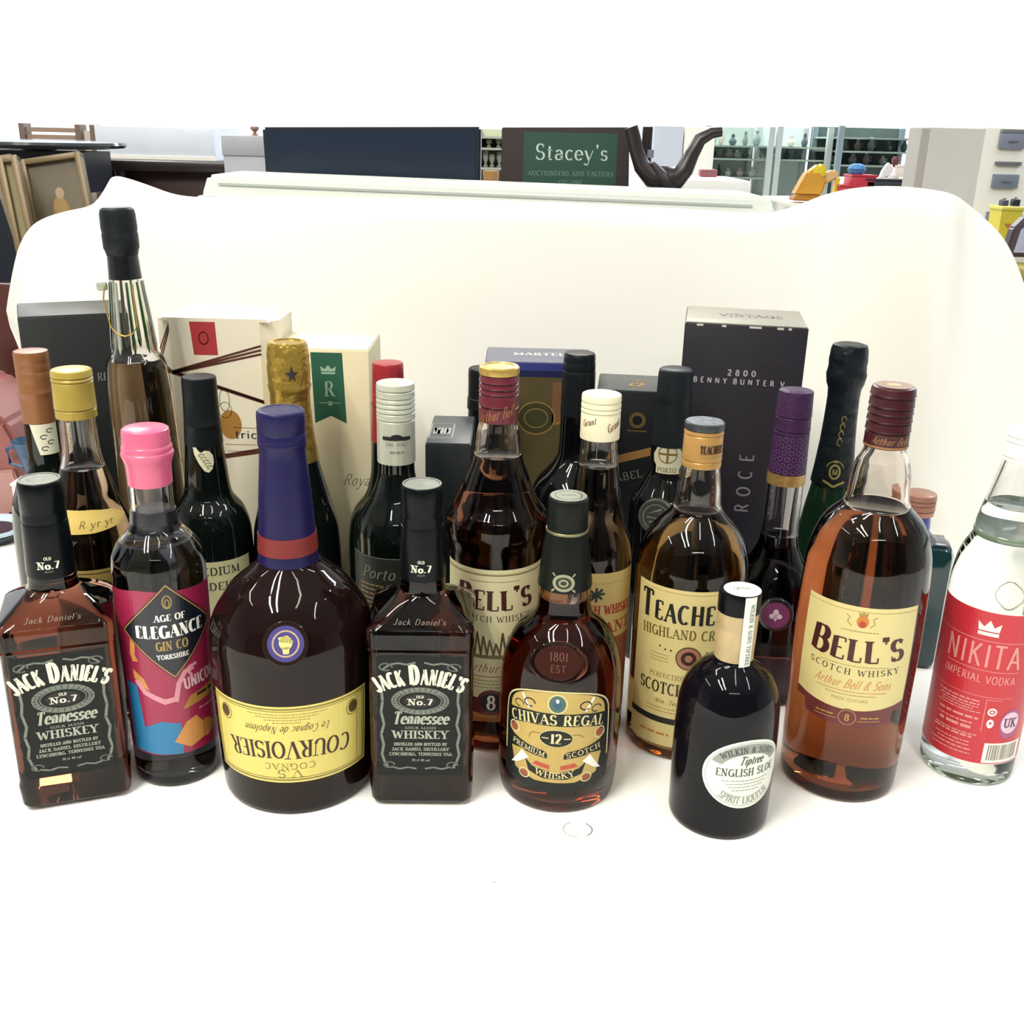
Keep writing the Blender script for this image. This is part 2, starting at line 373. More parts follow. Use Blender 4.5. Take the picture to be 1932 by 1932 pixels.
def disc_seal(parent, R, th, z, rad, rim_m, face_m, draw, name='medallion', thick=.002, sx=1, sy=1):
    e = .004; slope = (R(z+e)-R(z-e))/(2*e)
    n = Vector((sin(th), -cos(th), -slope)).normalized(); p = Vector((R(z)*sin(th), -R(z)*cos(th), z))
    ex = Vector((cos(th), sin(th), 0)); ey = n.cross(ex)
    v, f = ring_mesh([(rad, -.004), (rad, thick*.6), (rad*.96, thick), (rad*.82, thick), (rad*.8, thick*.75), (rad*.79, thick*.75)], 40)
    M = lambda q: tuple(p+q[0]*sx*ex+q[1]*sy*ey+q[2]*n)
    o = pydata(name, [M(q) for q in v], f, rim_m, parent, 40)
    cv = Canvas(flatmap(p+n*thick*.75, ex, ey)); cv.ell(face_m, 0, 0, rad*.79*sx, rad*.79*sy, 0, 36); draw(cv, rad*.79); cv.build('medallion_face', o)
    return o

# --- square bourbon bottles
def rsq(a, c, n=64):
    """rounded square outline"""
    out = []
    for k in range(n):
        q = k*4//n; t = (k-q*n/4)/(n/4-1); ang = pi/2*(q+t)
        cx = (a-c)*(1 if q in (0, 3) else -1); cy = (a-c)*(1 if q in (0, 1) else -1)
        out.append((cx+c*cos(ang), cy+c*sin(ang)))
    return out
def loft(name, secs, m, parent, n=64, smooth=28):
    v = []; f = []
    for z, a, c in secs: v += [(x, y, z) for x, y in rsq(a, c, n)]
    for i in range(len(secs)-1):
        for k in range(n): f.append([i*n+k, i*n+(k+1) % n, (i+1)*n+(k+1) % n, (i+1)*n+k])
    f += [list(range(n))[::-1], [(len(secs)-1)*n+k for k in range(n)]]
    return pydata(name, v, f, m, parent, smooth)
def bourbon(x, y, rz, label, group):
    t = thing('whiskey_bottle', label, 'bottle', (x, y, 0), rz, group)
    loft('glass_body', [(.0015, .030, .009), (0, .032, .010), (.001, .0345, .0105), (.005, .0372, .0085), (.019, .0380, .0080), (.0215, .0380, .0080), (.0245, .0368, .0062),
        (.126, .0368, .0062), (.1275, .0377, .0075), (.1295, .0373, .0072), (.1312, .0380, .008), (.1425, .0380, .008), (.1448, .0370, .0085), (.1475, .0338, .0095), (.1520, .0280, .0115), (.1560, .0226, .0140), (.159, .0192, .0165),
        (.1615, .0172, .0171), (.165, .0165, .0164), (.168, .0164, .0163), (.172, .0160, .0159), (.200, .013, .0129), (.215, .0125, .0124)], wh_dark, t)
    lathe('neck_foil', [(.0158, .171), (.0166, .1715), (.0167, .175), (.0162, .185), (.0156, .199), (.0152, .209), (.0150, .2105), (.0146, .2107), (.0146, .2118), (.0150, .2120), (.0148, .218)], gloss_black, t)
    cap = lathe('cap', [(.0147, .2175), (.0149, .218), (.0147, .232), (.0146, .2375), (.0140, .2395), (.0134, .2402), (.0120, .2402), (.0115, .2396), (.0104, .2396), (.0102, .2398)], gloss_black, t)
    lathe('cap_disc', [(.0136, .2399), (.0137, .2405), (.0125, .2406), (.0122, .2401), (.006, .2401), (.0055, .2403)], mat('grey_cap_top', '#83877b', .5, bump=.3, bscale=300), cap)
    # front label
    _fm = flatmap((0, -.0368, 0), (1, 0, 0), (0, 0, 1)); cv = Canvas(lambda u, v, o_: _fm(u*1.175, .0757+(v-.0757)*1.04, o_))
    lb = mat('black_label', '#111413', .5, spec=.25, noise=.05); ink = mat('bourbon_label_ink', '#b9bdac', .6); ik = mat('bourbon_title_ink', '#ecebd6', .55)
    cv.rect(lb, -.0262, .029, .0262, .1225, 0)
    grey2 = mat('bourbon_border_ink', '#7f877c', .6)
    # ornamental frame
    for sx in (-1, 1):
        fr = [(sx*.0235, .100), (sx*.0228, .088), (sx*.0238, .080), (sx*.0222, .070), (sx*.0240, .062), (sx*.0226, .054), (sx*.0238, .046), (sx*.0222, .040), (sx*.0205, .0365)]
        cv.line(grey2, fr, .0016, 1)
        cv.oval(grey2, sx*.0205, .1145, .0038, .0026, .0010, 1, 0, 300)
        cv.line(grey2, [(sx*.003, .118), (sx*.008, .1165), (sx*.013, .1175), (sx*.018, .1165), (sx*.022, .113)], .0013, 1)
        cv.oval(grey2, sx*.0195, .0375, .0032, .0022, .0010, 1, 0, 300)
        cv.line(grey2, [(sx*.003, .0345), (sx*.008, .0355), (sx*.013, .0342), (sx*.018, .0358)], .0012, 1)
    text(cv, ik, "JACK DANIEL'S", 0, .1015, .0115, width=.051, thick=.19, thin=.09, serif=.04, arc=.050, big={5: 1.28}, sp=.10)
    for rx, ry, wd in ((.0170, .0100, .0013), (.0130, .0072, .0007)): cv.oval(grey2, 0, .0885, rx, ry, wd, 1)
    cv.oval(grey2, 0, .0885, .0150, .0086, .0018, 1)
    cv.ell(inkk, 0, .0885, .0098, .0056, 2)
    text(cv, ik, 'OLD', 0, .0908, .0020, thick=.2, thin=.14, layer=3)
    text(cv, ik, 'No.7', 0, .0855, .0045, thick=.26, thin=.1, layer=3, width=.0150)
    text(cv, ink, 'Tennessee', 0, .0705, .0095, width=.0335, slant=.18, thick=.17, thin=.07)
    text(cv, ink, '- SOUR MASH -', 0, .0665, .0018, width=.024)
    text(cv, ink, 'WHISKEY', 0, .0590, .0060, width=.0340, thick=.22, thin=.08, serif=.12)
    for k, wd in enumerate((.0325, .0350, .0385)): text(cv, ink, ['DISTILLED AND BOTTLED BY', 'JACK DANIEL DISTILLERY', 'LYNCHBURG, TENNESSEE USA'][k], 0, .0532-.0040*k, .0022, width=wd, thick=.2, thin=.14)
    text(cv, ink, '70 cl 40 vol', 0, .0405, .0018, width=.011)
    cv.build('front_label', t)
    for s_, ex in ((1, (0, 1, 0)), (-1, (0, -1, 0))):
        c2 = Canvas(flatmap((s_*.0368, 0, 0), ex, (0, 0, 1))); c2.rect(lb, -.0262, .029, .0262, .1225, 0)
        c2.line(grey2, [(-.0235, .032), (-.0235, .119)], .0012, 1); c2.line(grey2, [(.0235, .032), (.0235, .119)], .0012, 1); c2.build('side_label', t)
    # thin chamfer lines and the embossed name on the shoulder
    Rn = lambda z: .0166+(.171-z)*.00 if z < .172 else .0165
    cn = Canvas(cylmap(lambda z: pchip([(.171, .0168), (.185, .0163), (.199, .0157), (.21, .0151)])(z), 0, .016), .003)
    text(cn, ik, 'No.7', 0, .1795, .0050, thick=.28, thin=.1, width=.0140); text(cn, ik, 'OLD', 0, .1862, .0021, thick=.2, thin=.14); text(cn, grey2, 'BRAND', 0, .1768, .0013)
    cn.build('neck_emblem', t)
    ce = Canvas(flatmap((0, -.0372, .1478), (1, 0, 0), (0, .0118, .0072)))
    em = mat('raised_glass_letters', '#8d8177', .25)
    text(ce, em, "Jack Daniel's", 0, .0012, .0048, width=.036, slant=.2, thick=.1, thin=.05, layer=4)
    ce.build('raised_lettering', t)
    return t
bourbon(-.0631, .6824, radians(1.5), 'square black-labelled whiskey bottle standing between the purple-necked cognac and the round oval-shouldered whisky', 'square whiskey bottles')
bourbon(-.3255, .6722, radians(19.5), 'square black-labelled whiskey bottle at the far left end of the front row, turned sideways', 'square whiskey bottles')

# --- pink capped gin
t = thing('gin_bottle', 'pink-capped gin bottle with magenta illustrated label and black diamond', 'bottle', (-.2562, .6918, 0))
pink = mat('pink_wax', '#ec6d92', .3, bump=.3, bscale=60)
R = bottle_body(t, [(0, .0316), (.006, .0316), (.147, .0330), (.172, .0329), (.181, .0318), (.189, .0275), (.195, .0230), (.201, .0180), (.207, .0160), (.214, .0150), (.235, .0146)], gin_grey, fill=.19)
lathe('cap', [(.0146, .2325), (.0152, .2328), (.0153, .240), (.0155, .2465), (.0166, .2505), (.0180, .2545), (.0178, .2560), (.0168, .2570), (.0174, .2590), (.0170, .2605), (.0163, .2615), (.0166, .2640), (.0160, .2660), (.0163, .2700), (.0158, .2722), (.0145, .2731)], pink, t)
lathe('neck_sleeve', [(.0165, .1975), (.0171, .1985), (.0163, .2085), (.0158, .2135), (.0153, .2137)], mat('smoky_sleeve', '#23252c', .25), t)
cv = Canvas(cylmap(R, radians(25), .033), .003, .006)
mag = mat('magenta_label', '#a8264f', .35, noise=.12, nscale=25); navy = mat('navy_diamond', '#171c2b', .35)
cv.poly(mag, [(-.064, .030), (.060, .028), (.060, .1575), (-.02, .1635), (-.064, .1585)], 0)
cv.poly(mat('bright_blue_ink', '#2b83b8', .5), [(-.040, .031), (-.0405, .088), (-.029, .0865), (-.026, .052), (-.012, .058), (.002, .055), (.002, .029)], 1)
sk = mat('skin_pink_ink', '#e59aa9', .5); al = mat('almond_orange_ink', '#dd9a4f', .5)
cv.poly(al, [(-.031, .100), (-.0305, .092), (-.018, .083), (-.022, .093)], 1)
cv.line(sk, [(-.028, .090), (-.022, .082), (-.008, .0745), (.000, .0760)], .0042, 2); cv.line(sk, [(.000, .0745), (.003, .088), (.008, .0965), (.014, .098)], .0036, 2); cv.line(sk, [(.010, .098), (.013, .092)], .0022, 2)
cv.line(sk, [(.006, .094), (.012, .0995), (.017, .1005)], .0024, 2)
cv.poly(al, [(-.004, .040), (.006, .055), (.014, .058), (.020, .050), (.019, .037), (.008, .033)], 2); cv.poly(mat('almond_shade_ink', '#c98345', .5), [(.019, .037), (.0205, .052), (.027, .050), (.035, .043), (.024, .036)], 2)
cv.poly(al, [(-.032, .112), (-.030, .125), (-.026, .123), (-.0275, .112), (-.025, .107), (-.030, .106)], 2)
cv.poly(mat('ochre_banner_ink', '#b8863f', .5), [(.004, .066), (.011, .076), (.036, .0805), (.036, .071)], 2); greek(cv, inkb, .024, .0735, .016, .0025, 3, 5)
text(cv, mat('gin_title_ink', '#d9b9bd', .5), 'UNICORN', .024, .0835, .0090, width=.034, thick=.2, thin=.15, serif=0, rot=.08)
greek(cv, sk, .026, .062, .018, .0014, 3, 8)
D = [(0, .1685), (.0365, .131), (.001, .0925), (-.0365, .131)]
cv.poly(navy, D, 3); cv.line(inkg, [(x*.955, .1305+(z-.1305)*.955) for x, z in D], .0008, 4, True)
cv.oval(tan_ink, 0, .154, .0030, .0048, .0009, 4); cv.oval(tan_ink, 0, .153, .0014, .0030, .0007, 4)
text(cv, inkw, 'AGE OF', .001, .1395, .0050, width=.0215, layer=4, thick=.24, thin=.06); text(cv, inkw, 'ELEGANCE', .001, .1265, .0095, width=.0495, layer=4, thick=.27, thin=.05, serif=.06)
text(cv, tan_ink, 'GIN CO', .001, .1165, .0068, width=.0225, layer=4, thick=.2, thin=.08); text(cv, inkw, 'YORKSHIRE', .001, .1095, .0034, width=.0225, layer=4, thick=.2, thin=.12)
cv.build('front_label', t)

# --- cognac with purple neck
t = thing('cognac_bottle', 'wide-bellied dark cognac bottle with long blue-purple neck foil and upside-down yellow label', 'bottle', (-.1600, .6867, 0))
R = bottle_body(t, [(0, .0560), (.006, .0565), (.0285, .0575), (.060, .0590), (.0927, .0600), (.119, .0603), (.1300, .0590), (.1405, .0556), (.1510, .0495), (.1612, .0423), (.1688, .0334), (.1749, .0266), (.181, .0205), (.2015, .0190), (.2215, .0175), (.26, .0150), (.28, .0145)], mat('dark_brown_glass', '#1c0f0e', .04, spec=.24))
pur = mat('purple_blue_foil', '#1d184e', .4, spec=.25, bump=.2, bscale=70)
lathe('neck_foil', [(.0215, .1778), (.0219, .1785), (.0218, .1805), (.0209, .1850), (.0204, .1990), (.0194, .2110), (.0186, .2260), (.0172, .2440), (.0162, .2570), (.0159, .2610), (.0163, .2640), (.0168, .2652), (.0169, .2670), (.0166, .2685)], pur, t)
lathe('cap', [(.0162, .2680), (.0167, .2684), (.0167, .2735), (.0164, .2740), (.0167, .2748), (.0166, .2860), (.0163, .2885), (.0155, .2895), (.0132, .2898), (.0128, .2894), (.006, .2894)], pur, t)
ringband('foil_band', pchip([(.1840, .0212), (.199, .0204), (.203, .0202)]), .1875, .2010, .0004, mat('red_foil', '#86302f', .45, spec=.25), t)
cv = Canvas(cylmap(R, radians(6), .0585), .004, .006)
yl = mat('yellow_label', '#f0df78', .5, noise=.03); gb = mat('bronze_border_ink', '#7e6a24', .5)
cv.rect(yl, -.0635, .0292, .0635, .0925, 0)
for e, wd in ((.0022, .0010), (.0040, .0005)): cv.line(gb, [(-.0635+e, .0292+e), (.0635-e, .0292+e), (.0635-e, .0925-e), (-.0635+e, .0925-e)], wd, 1, True)
cv.line(gb, [(.0535, .034), (.0535, .088)], .0004, 1)
text(cv, inkb, 'COURVOISIER', 0, .0640, .0135, width=.0930, thick=.15, thin=.05, rot=pi, arc=-.32, big={4: 1.06}, sp=.07)
text(cv, mat('brown_cognac_ink', '#6c4a30', .5), 'Le Cognac de Napoleon', 0, .0765, .0062, width=.060, slant=.35, thick=.09, thin=.05, rot=pi, serif=0)
text(cv, gb, 'COGNAC', 0, .0455, .0050, width=.037, rot=pi, thick=.12, thin=.05); text(cv, gb, 'V.S', 0, .0398, .0062, width=.018, rot=pi, thick=.14, thin=.05)
for k in range(4): greek(cv, tan_ink, 0, .0790+.0022*k, .02+.012*k, .0007, 1, 11+k)
for sx, z in ((-1, .0800), (1, .0800)):
    cv.oval(gb, sx*.0485, z, .0052, .0060, .0006, 2); cv.ell(mat('medal_ink', '#5d451c', .4), sx*.0492, z+.0003, .0040, .0048, 2)
cv.build('front_label', t)
def med(cv, r):
    cv.oval(mat('pale_gold_ink', '#d7bf9a', .4), 0, 0, r*.70, r*.70, r*.09, 1)
    p = mat('pale_yellow_ink', '#f1e68c', .5); cv.ell(p, 0, r*.05, r*.36, r*.38, 1); cv.poly(p, [(-r*.2, -r*.2), (-r*.14, -r*.56), (r*.16, -r*.56), (r*.22, -r*.15)], 1)
    cv.poly(p, [(-r*.42, r*.34), (r*.1, r*.46), (r*.42, r*.1), (r*.3, 0), (-.3*r, .1*r)], 1)
disc_seal(t, R, radians(8), .1395, .0158, cognac if False else mat('brown_seal_glass', '#2a1c17', .1), mat('violet_seal', '#4d4586', .4), med)

# --- chivas-type round whisky
t = thing('whisky_bottle', 'small round-shouldered amber whisky bottle with black and gold scroll label, front row', 'bottle', (.0394, .6839, 0))
R = bottle_body(t, [(0, .0425), (.006, .0440), (.0251, .0454), (.0578, .0455), (.0984, .0443), (.1159, .0410), (.1260, .0370), (.1331, .0325), (.1395, .0262), (.1440, .0215), (.1500, .0196), (.1600, .0192), (.171, .0187), (.2, .0150), (.215, .013)], wh_chiv)
olive = mat('olive_black_foil', '#161a17', .4, spec=.15, bump=.2, bscale=80)
lathe('neck_foil', [(.0188, .1660), (.0197, .1668), (.0196, .1690), (.0184, .1790), (.0174, .1900), (.0158, .2010), (.0148, .2070), (.0144, .2100), (.0146, .2112), (.0144, .2120)], olive, t)
lathe('foil_rim', [(.0146, .2075), (.0153, .2078), (.0153, .2092), (.0149, .2096)], mat('tarnished_gold', '#87855f', .35, .6), t)
cap = lathe('cap', [(.0142, .2115), (.0144, .2120), (.0143, .2300), (.0139, .2322), (.0128, .2332), (.0098, .2334), (.0094, .2329)], olive, t)
cv = Canvas(flatmap((0, 0, .2334), (1, 0, 0), (0, 1, 0))); cv.ell(mat('silver_cap_print', '#949986', .5, bump=.5, bscale=500), 0, 0, .0130, .0130, 0); cv.oval(olive, 0, 0, .0095, .0095, .0006, 1); greek(cv, olive, 0, 0, .01, .0012, 1, 3); cv.build('cap_disc', cap)
cv = Canvas(cylmap(lambda z: pchip([(.165, .0199), (.179, .0186), (.19, .0176)])(z), radians(-6), .0185), .002, .004)
gg = mat('green_gold_ink', '#a5a583', .45)
cv.ell(gg, 0, .1745, .0078, .0064, 0); cv.ell(mat('dark_green_ink', '#1e3016', .5), 0, .1745, .0056, .0044, 1); cv.oval(gg, 0, .1745, .0028, .0022, .0012, 2)
for sx in (-1, 1):
    for sz in (-1, 1): cv.line(gg, [(sx*.0065, .1745+sz*.0050), (sx*.0080, .1745+sz*.0066)], .0012, 0)
cv.build('neck_emblem', t)
cv = Canvas(cylmap(R, radians(-5), .0455), .003, .006)
cb = mat('charcoal_label', '#1a1e1a', .45, spec=.3, noise=.05); go = mat('gold_label_ink', '#cfb262', .45, noise=.12, nscale=60); hg = mat('pale_gold_label_ink', '#efe2a4', .5)
arch = [(.0435*cos(radians(a)), .079+.0235*abs(sin(radians(a)))**.62) for a in range(0, 181, 9)]
cv.poly(cb, [(-.0435, .026), (-.030, .0215), (0, .0195), (.030, .0215), (.0435, .026)]+arch, 0)
cv.line(hg, [(-.0425, .045)]+[(x*.978, z-.0006) for x, z in arch[::-1]]+[(.0425, .045)], .0011, 1)
cv.poly(go, [(-.038, .0815)]+[(x*.88, .0800+(z-.079)*.90) for x, z in arch[::-1]]+[(.038, .0815), (0, .0835)], 1)
cv.poly(go, [(-.038, .0655), (-.030, .0735), (0, .0755), (.030, .0735), (.038, .0655), (.034, .0600), (.012, .0540), (-.012, .0540), (-.034, .0600)], 1)
cv.poly(go, [(-.032, .0335), (-.015, .0280), (.015, .0280), (.032, .0335), (.036, .0500), (.0, .0545), (-.036, .0500)], 1)
for sx in (-1, 1):
    cv.oval(cb, sx*.021, .0905, .0042, .0030, .0010, 2, 0, 300); cv.oval(cb, sx*.030, .0870, .0040, .0026, .0008, 2, 0, 280); cv.line(inkw, [(sx*.0215, .0865), (sx*.0275, .0955)], .0017, 2)
    cv.ell(mat('rust_ink', '#a4543c', .5), sx*.0335, .0665, .0032, .0032, 3); cv.oval(hg, sx*.0335, .0665, .0044, .0044, .0009, 3)
    cv.ell(mat('rust_ink', '#a4543c', .5), sx*.0235, .0315, .0030, .0026, 3); cv.oval(hg, sx*.0235, .0315, .0042, .0036, .0009, 3)
    cv.poly(inkw, [(sx*.020, .0455), (sx*.026, .0500), (sx*.030, .0440), (sx*.036, .0360), (sx*.030, .0380)], 3)
    cv.oval(gb, sx*.014, .0640, .0060, .0040, .0006, 2, 20, 200)
cv.ell(mat('blue_green_crest', '#4e6c66', .5), 0, .0925, .0062, .0066, 2); cv.oval(hg, 0, .0925, .0068, .0072, .0011, 3); cv.ell(mat('crest_blue', '#2f5d78', .5), 0, .0920, .0030, .0036, 3); cv.ell(inkw, 0, .0950, .0012, .0016, 4)
cv.poly(cb, [(-.0395, .0700), (-.0395, .0815), (-.02, .0845), (0, .0850), (.02, .0845), (.0395, .0815), (.0395, .0700), (.02, .0745), (0, .0752), (-.02, .0745)], 2)
text(cv, hg, 'CHIVAS REGAL', 0, .0762, .0076, width=.0730, thick=.2, thin=.07, arc=.16, layer=3, serif=.08)
cv.ell(cb, 0, .0650, .0118, .0066, 3); cv.oval(hg, 0, .0650, .0122, .0070, .0005, 3); text(cv, hg, '12', 0, .0612, .0076, thick=.24, thin=.07, layer=4); cv.rect(hg, -.0105, .0646, -.0055, .0654, 4); cv.rect(hg, .0055, .0646, .0105, .0654, 4)
for sx, s_ in ((-1, 'PREMIUM'), (1, 'SCOTCH')):
    cv.poly(cb, [(sx*.0060, .0480), (sx*.0060, .0535), (sx*.022, .0565), (sx*.0385, .0620), (sx*.0385, .0555), (sx*.022, .0500)], 2)
    text(cv, hg, s_, sx*.0215, .0513, .0040, width=.0270, thick=.18, thin=.09, layer=3, rot=sx*.17)
cv.poly(go, [(-.0035, .036), (-.0042, .050), (-.012, .0575), (.012, .0575), (.0042, .050), (.0035, .036)], 3)
for sx in (-1, 1): cv.poly(mat('vermilion_ink', '#c9513b', .5), [(sx*.004, .0425), (sx*.014, .0445), (sx*.017, .0415), (sx*.004, .0390)], 3)
cv.poly(cb, [(-.023, .0445), (-.017, .0395), (0, .0365), (.017, .0395), (.023, .0445), (.020, .0350), (.009, .0310), (-.009, .0310), (-.020, .0350)], 2)
text(cv, hg, 'WHISKY', 0, .0318, .0048, width=.0300, thick=.2, thin=.08, arc=-.05, layer=4)
cv.build('front_label', t)
# raised oval on the shoulder
e_ = disc_seal(t, R, radians(-6), .1225, .0170, wh_chiv, mat('amber_relief_face', '#3f211b', .12), lambda c, r: (text(c, mat('amber_relief', '#7d5246', .3), '1801', 0, .001, .006, width=.013, thick=.12, thin=.08, serif=0), text(c, mat('amber_relief', '#9a6a58', .3), 'EST', 0, -.007, .005, width=.011, thick=.12, thin=.08, serif=0)), name='raised_medallion', thick=.0014, sx=1.22, sy=.86)

# --- small dark bottle with cork and paper strip
t = thing('liqueur_bottle', 'small squat dark bottle with cork neck, paper strip seal and white oval label', 'bottle', (.1581, .6493, 0))
R = bottle_body(t, [(0, .0358), (.006, .0362), (.0144, .0363), (.0598, .0368), (.0912, .0360), (.1040, .0337), (.1110, .0308), (.1160, .0278), (.1205, .0238), (.1234, .0205), (.1265, .0162), (.130, .0135), (.140, .0133)], mat('blue_black_bottle_glass', '#0f0d13', .04, spec=.22))
lathe('neck_collar', [(.0131, .1285), (.0137, .1290), (.0136, .1340), (.0139, .1420), (.0141, .1520), (.0139, .1530), (.0142, .1538), (.0143, .1650), (.0136, .1660)], mat('pale_cork', '#cdb483', .45, noise=.18, nscale=90, coat=.4), t)
lathe('cap', [(.0138, .1648), (.0145, .1652), (.0146, .1700), (.0145, .1785), (.0140, .1800), (.0130, .1803)], gloss_black, t)
cv = Canvas(cylmap(lambda z: .0147 if z > .150 else .0147, radians(20), .0147), .002)
st = mat('paper_strip', '#e6e8dd', .5); cv.poly(st, [(-.0045, .1275), (-.003, .1245), (0, .1236), (.003, .1245), (.0045, .1275), (.0045, .1804), (-.0045, .1804)], 1)
text(cv, inkgr, 'WILKIN & SONS TIPTREE', 0, .152, .0030, width=.046, rot=-pi/2, layer=2, thick=.2, thin=.15); cv.build('paper_seal', t)
cv = Canvas(flatmap((0, 0, .1806), (1, 0, 0), (0, 1, 0))); cv.ell(st, .0012, -.0006, .0128, .0128, 0); text(cv, inkgr, 'Tiptree', 0, -.001, .005, width=.012, slant=.3, thick=.1, thin=.06, serif=0); cv.build('seal_top', t)
cv = Canvas(cylmap(R, radians(16), .0366), .003, .006)
ow = mat('white_oval_label', '#e9ece0', .5); og = mat('grey_oval_ink', '#a5aca2', .5)
cv.ell(ow, 0, .0555, .0320, .0275, 0, 40); cv.oval(og, 0, .0555, .0298, .0254, .0004, 1, n=40)
cv.poly(og, [(.0290*cos(radians(a)), .0555+.0245*sin(radians(a))) for a in range(25, 156, 10)]+[(.0290*.72*cos(radians(a)), .0575+.0245*.60*sin(radians(a))) for a in range(155, 24, -10)], 1)
text(cv, mat('dark_grey_ink', '#4c504a', .5), 'WILKIN & SONS', 0, .0732, .0044, width=.040, arc=.036, layer=2, thick=.2, thin=.12)
text(cv, mat('dark_grey_ink', '#4c504a', .5), 'Tiptree', .002, .0640, .0065, width=.018, slant=.3, layer=3, thick=.14, thin=.07)
text(cv, mat('dark_grey_ink', '#4c504a', .5), 'ENGLISH SLOE', 0, .0548, .0058, width=.045, layer=3, thick=.16, thin=.08)
for k in range(4): greek(cv, og, 0, .0505-.0026*k, .036-.005*k, .0007, 1, 30+k)
text(cv, og, 'SPIRIT LIQUEUR', 0, .0318, .0058, width=.042, arc=-.034, layer=2, thick=.16, thin=.08)
cv.build('front_label', t)

# --- whisky labels shared shape helper
def bell_label(cv, z0, z1, hw, k, sag=.004):
    cr = cream if k == 'r' else cream2
    bot = [(hw*(-1+2*i/16), z0+sag*((1-2*i/16)**2)) for i in range(17)]
    mr = mat('maroon_band', '#6e2a2a', .45)
    cv.poly(cr, bot+[(hw, z1), (-hw, z1)], 0)
    cv.line(tan_ink, [(-hw, z1-.0035), (hw, z1-.0035)], .0004, 1)
    cv.poly(mr, [(x, z-.0125) for x, z in bot[2:-2]]+[(bot[-3][0]+.002, bot[-3][1]-.003), (hw, bot[-1][1]-.006), (hw, bot[-1][1]+.001)]+[(x, z+.0012) for x, z in bot[::-1]][1:-1]+[(-hw, bot[0][1]+.001), (-hw, bot[0][1]-.006), (bot[2][0]-.002, bot[2][1]-.003)], 1)
    return mr
def bells_print(cv, zc, hw, s=1):
    mb = mat('maroon_title_ink', '#4a1714', .5)
    text(cv, mb, "BELL'S", 0, zc, .0165*s, width=hw*1.62, thick=.25, thin=.07, serif=.08, big={0: 1.22, 4: 1.22}, arc=-.26, sp=.10)

# --- large whisky, right
t = thing('whisky_bottle', 'tall amber whisky bottle with maroon cap and cream label, right of the small dark bottle', 'bottle', (.2627, .7048, 0), group='maroon-capped cream-labelled whisky bottles')
R = bottle_body(t, [(0, .0425), (.006, .0436), (.0276, .0442), (.0748, .0450), (.1203, .0456), (.1639, .0449), (.1881, .0435), (.2026, .0397), (.2096, .0370), (.2165, .0327), (.2223, .0268), (.2262, .0234), (.2305, .0221), (.2386, .0211), (.2497, .0201), (.2578, .0183), (.2657, .0148), (.2700, .0142), (.30, .0138)], wh_red, fill=.2240)
mar = mat('maroon_cap', '#471a20', .32, .15); 
spiral_cap('cap', .0152, .2695, .0149, .3128, [.2812, .2880, .2935, .2985, .3060], mar, t, rim=.0009, lip=.0022)
cv = Canvas(flatmap((0, 0, .3129), (1, 0, 0), (0, 1, 0))); cv.ell(mat('bronze_cap_top', '#a98a72', .4, .3), 0, 0, .0128, .0128, 0); cv.ell(mat('gold_cap_mark', '#e2c088', .4, .3), 0, .001, .005, .004, 1); cv.build('cap_disc', t)
cv = Canvas(cylmap(.0153, radians(-10), .0153), .002); cg = mat('copper_script', '#b07a4f', .4, .3); cv.rect(cg, -.047, .2704, .047, .2718, 0); text(cv, cg, 'Arthur Bell', 0, .2735, .0052, width=.026, slant=.4, thick=.12, thin=.07, serif=0); cv.build('cap_print', t)
cv = Canvas(cylmap(R, radians(-18), .0455), .003, .006); hw = .0435
mr = bell_label(cv, .0795, .1630, hw, 'r', .006)
bells_print(cv, .1205, hw)
cv.ell(inko, .001, .1520, .0042, .0046, 2); cv.ell(mat('crest_red_ink', '#c4472a', .5), .001, .1500, .0026, .0026, 3); crown(cv, tan_ink, .001, .1562, .006, .0035, 3)
for sx in (-1, 1): cv.line(tan_ink, [(sx*.0065, .1480), (sx*.0095, .1510), (sx*.0080, .1545), (sx*.0105, .1560)], .0007, 2)
greek(cv, tan_ink, 0, .1438, .026, .0006, 2, 41); text(cv, inkk, 'SCOTCH WHISKY', 0, .1095, .0046, width=.067, thick=.15, thin=.06, sp=.25, arc=-.25)
greek(cv, tan_ink, 0, .1165, .05, .0005, 2, 42)
text(cv, inko, 'Arthur Bell & Sons', 0, .0985, .0072, width=.056, slant=.4, thick=.08, thin=.05, serif=0); greek(cv, inko, 0, .0955, .052, .0005, 2, 43); greek(cv, tan_ink, 0, .0928, .036, .0006, 2, 44); text(cv, tan_ink, 'PERTH SCOTLAND', 0, .0880, .0022, width=.026)
cv.ell(mr, 0, .0745, .0075, .0072, 2); cv.oval(inkg, 0, .0745, .0062, .0060, .0005, 3); text(cv, inkg, '8', 0, .0718, .0055, thick=.2, thin=.08, layer=3)
for sx in (-1, 1): cv.rect(inkg, sx*.016-.0085, .0720, sx*.016+.0085, .0725, 2); greek(cv, inkg, sx*.0165, .0745, .014, .0011, 3, 45+sx)
cv.build('front_label', t)

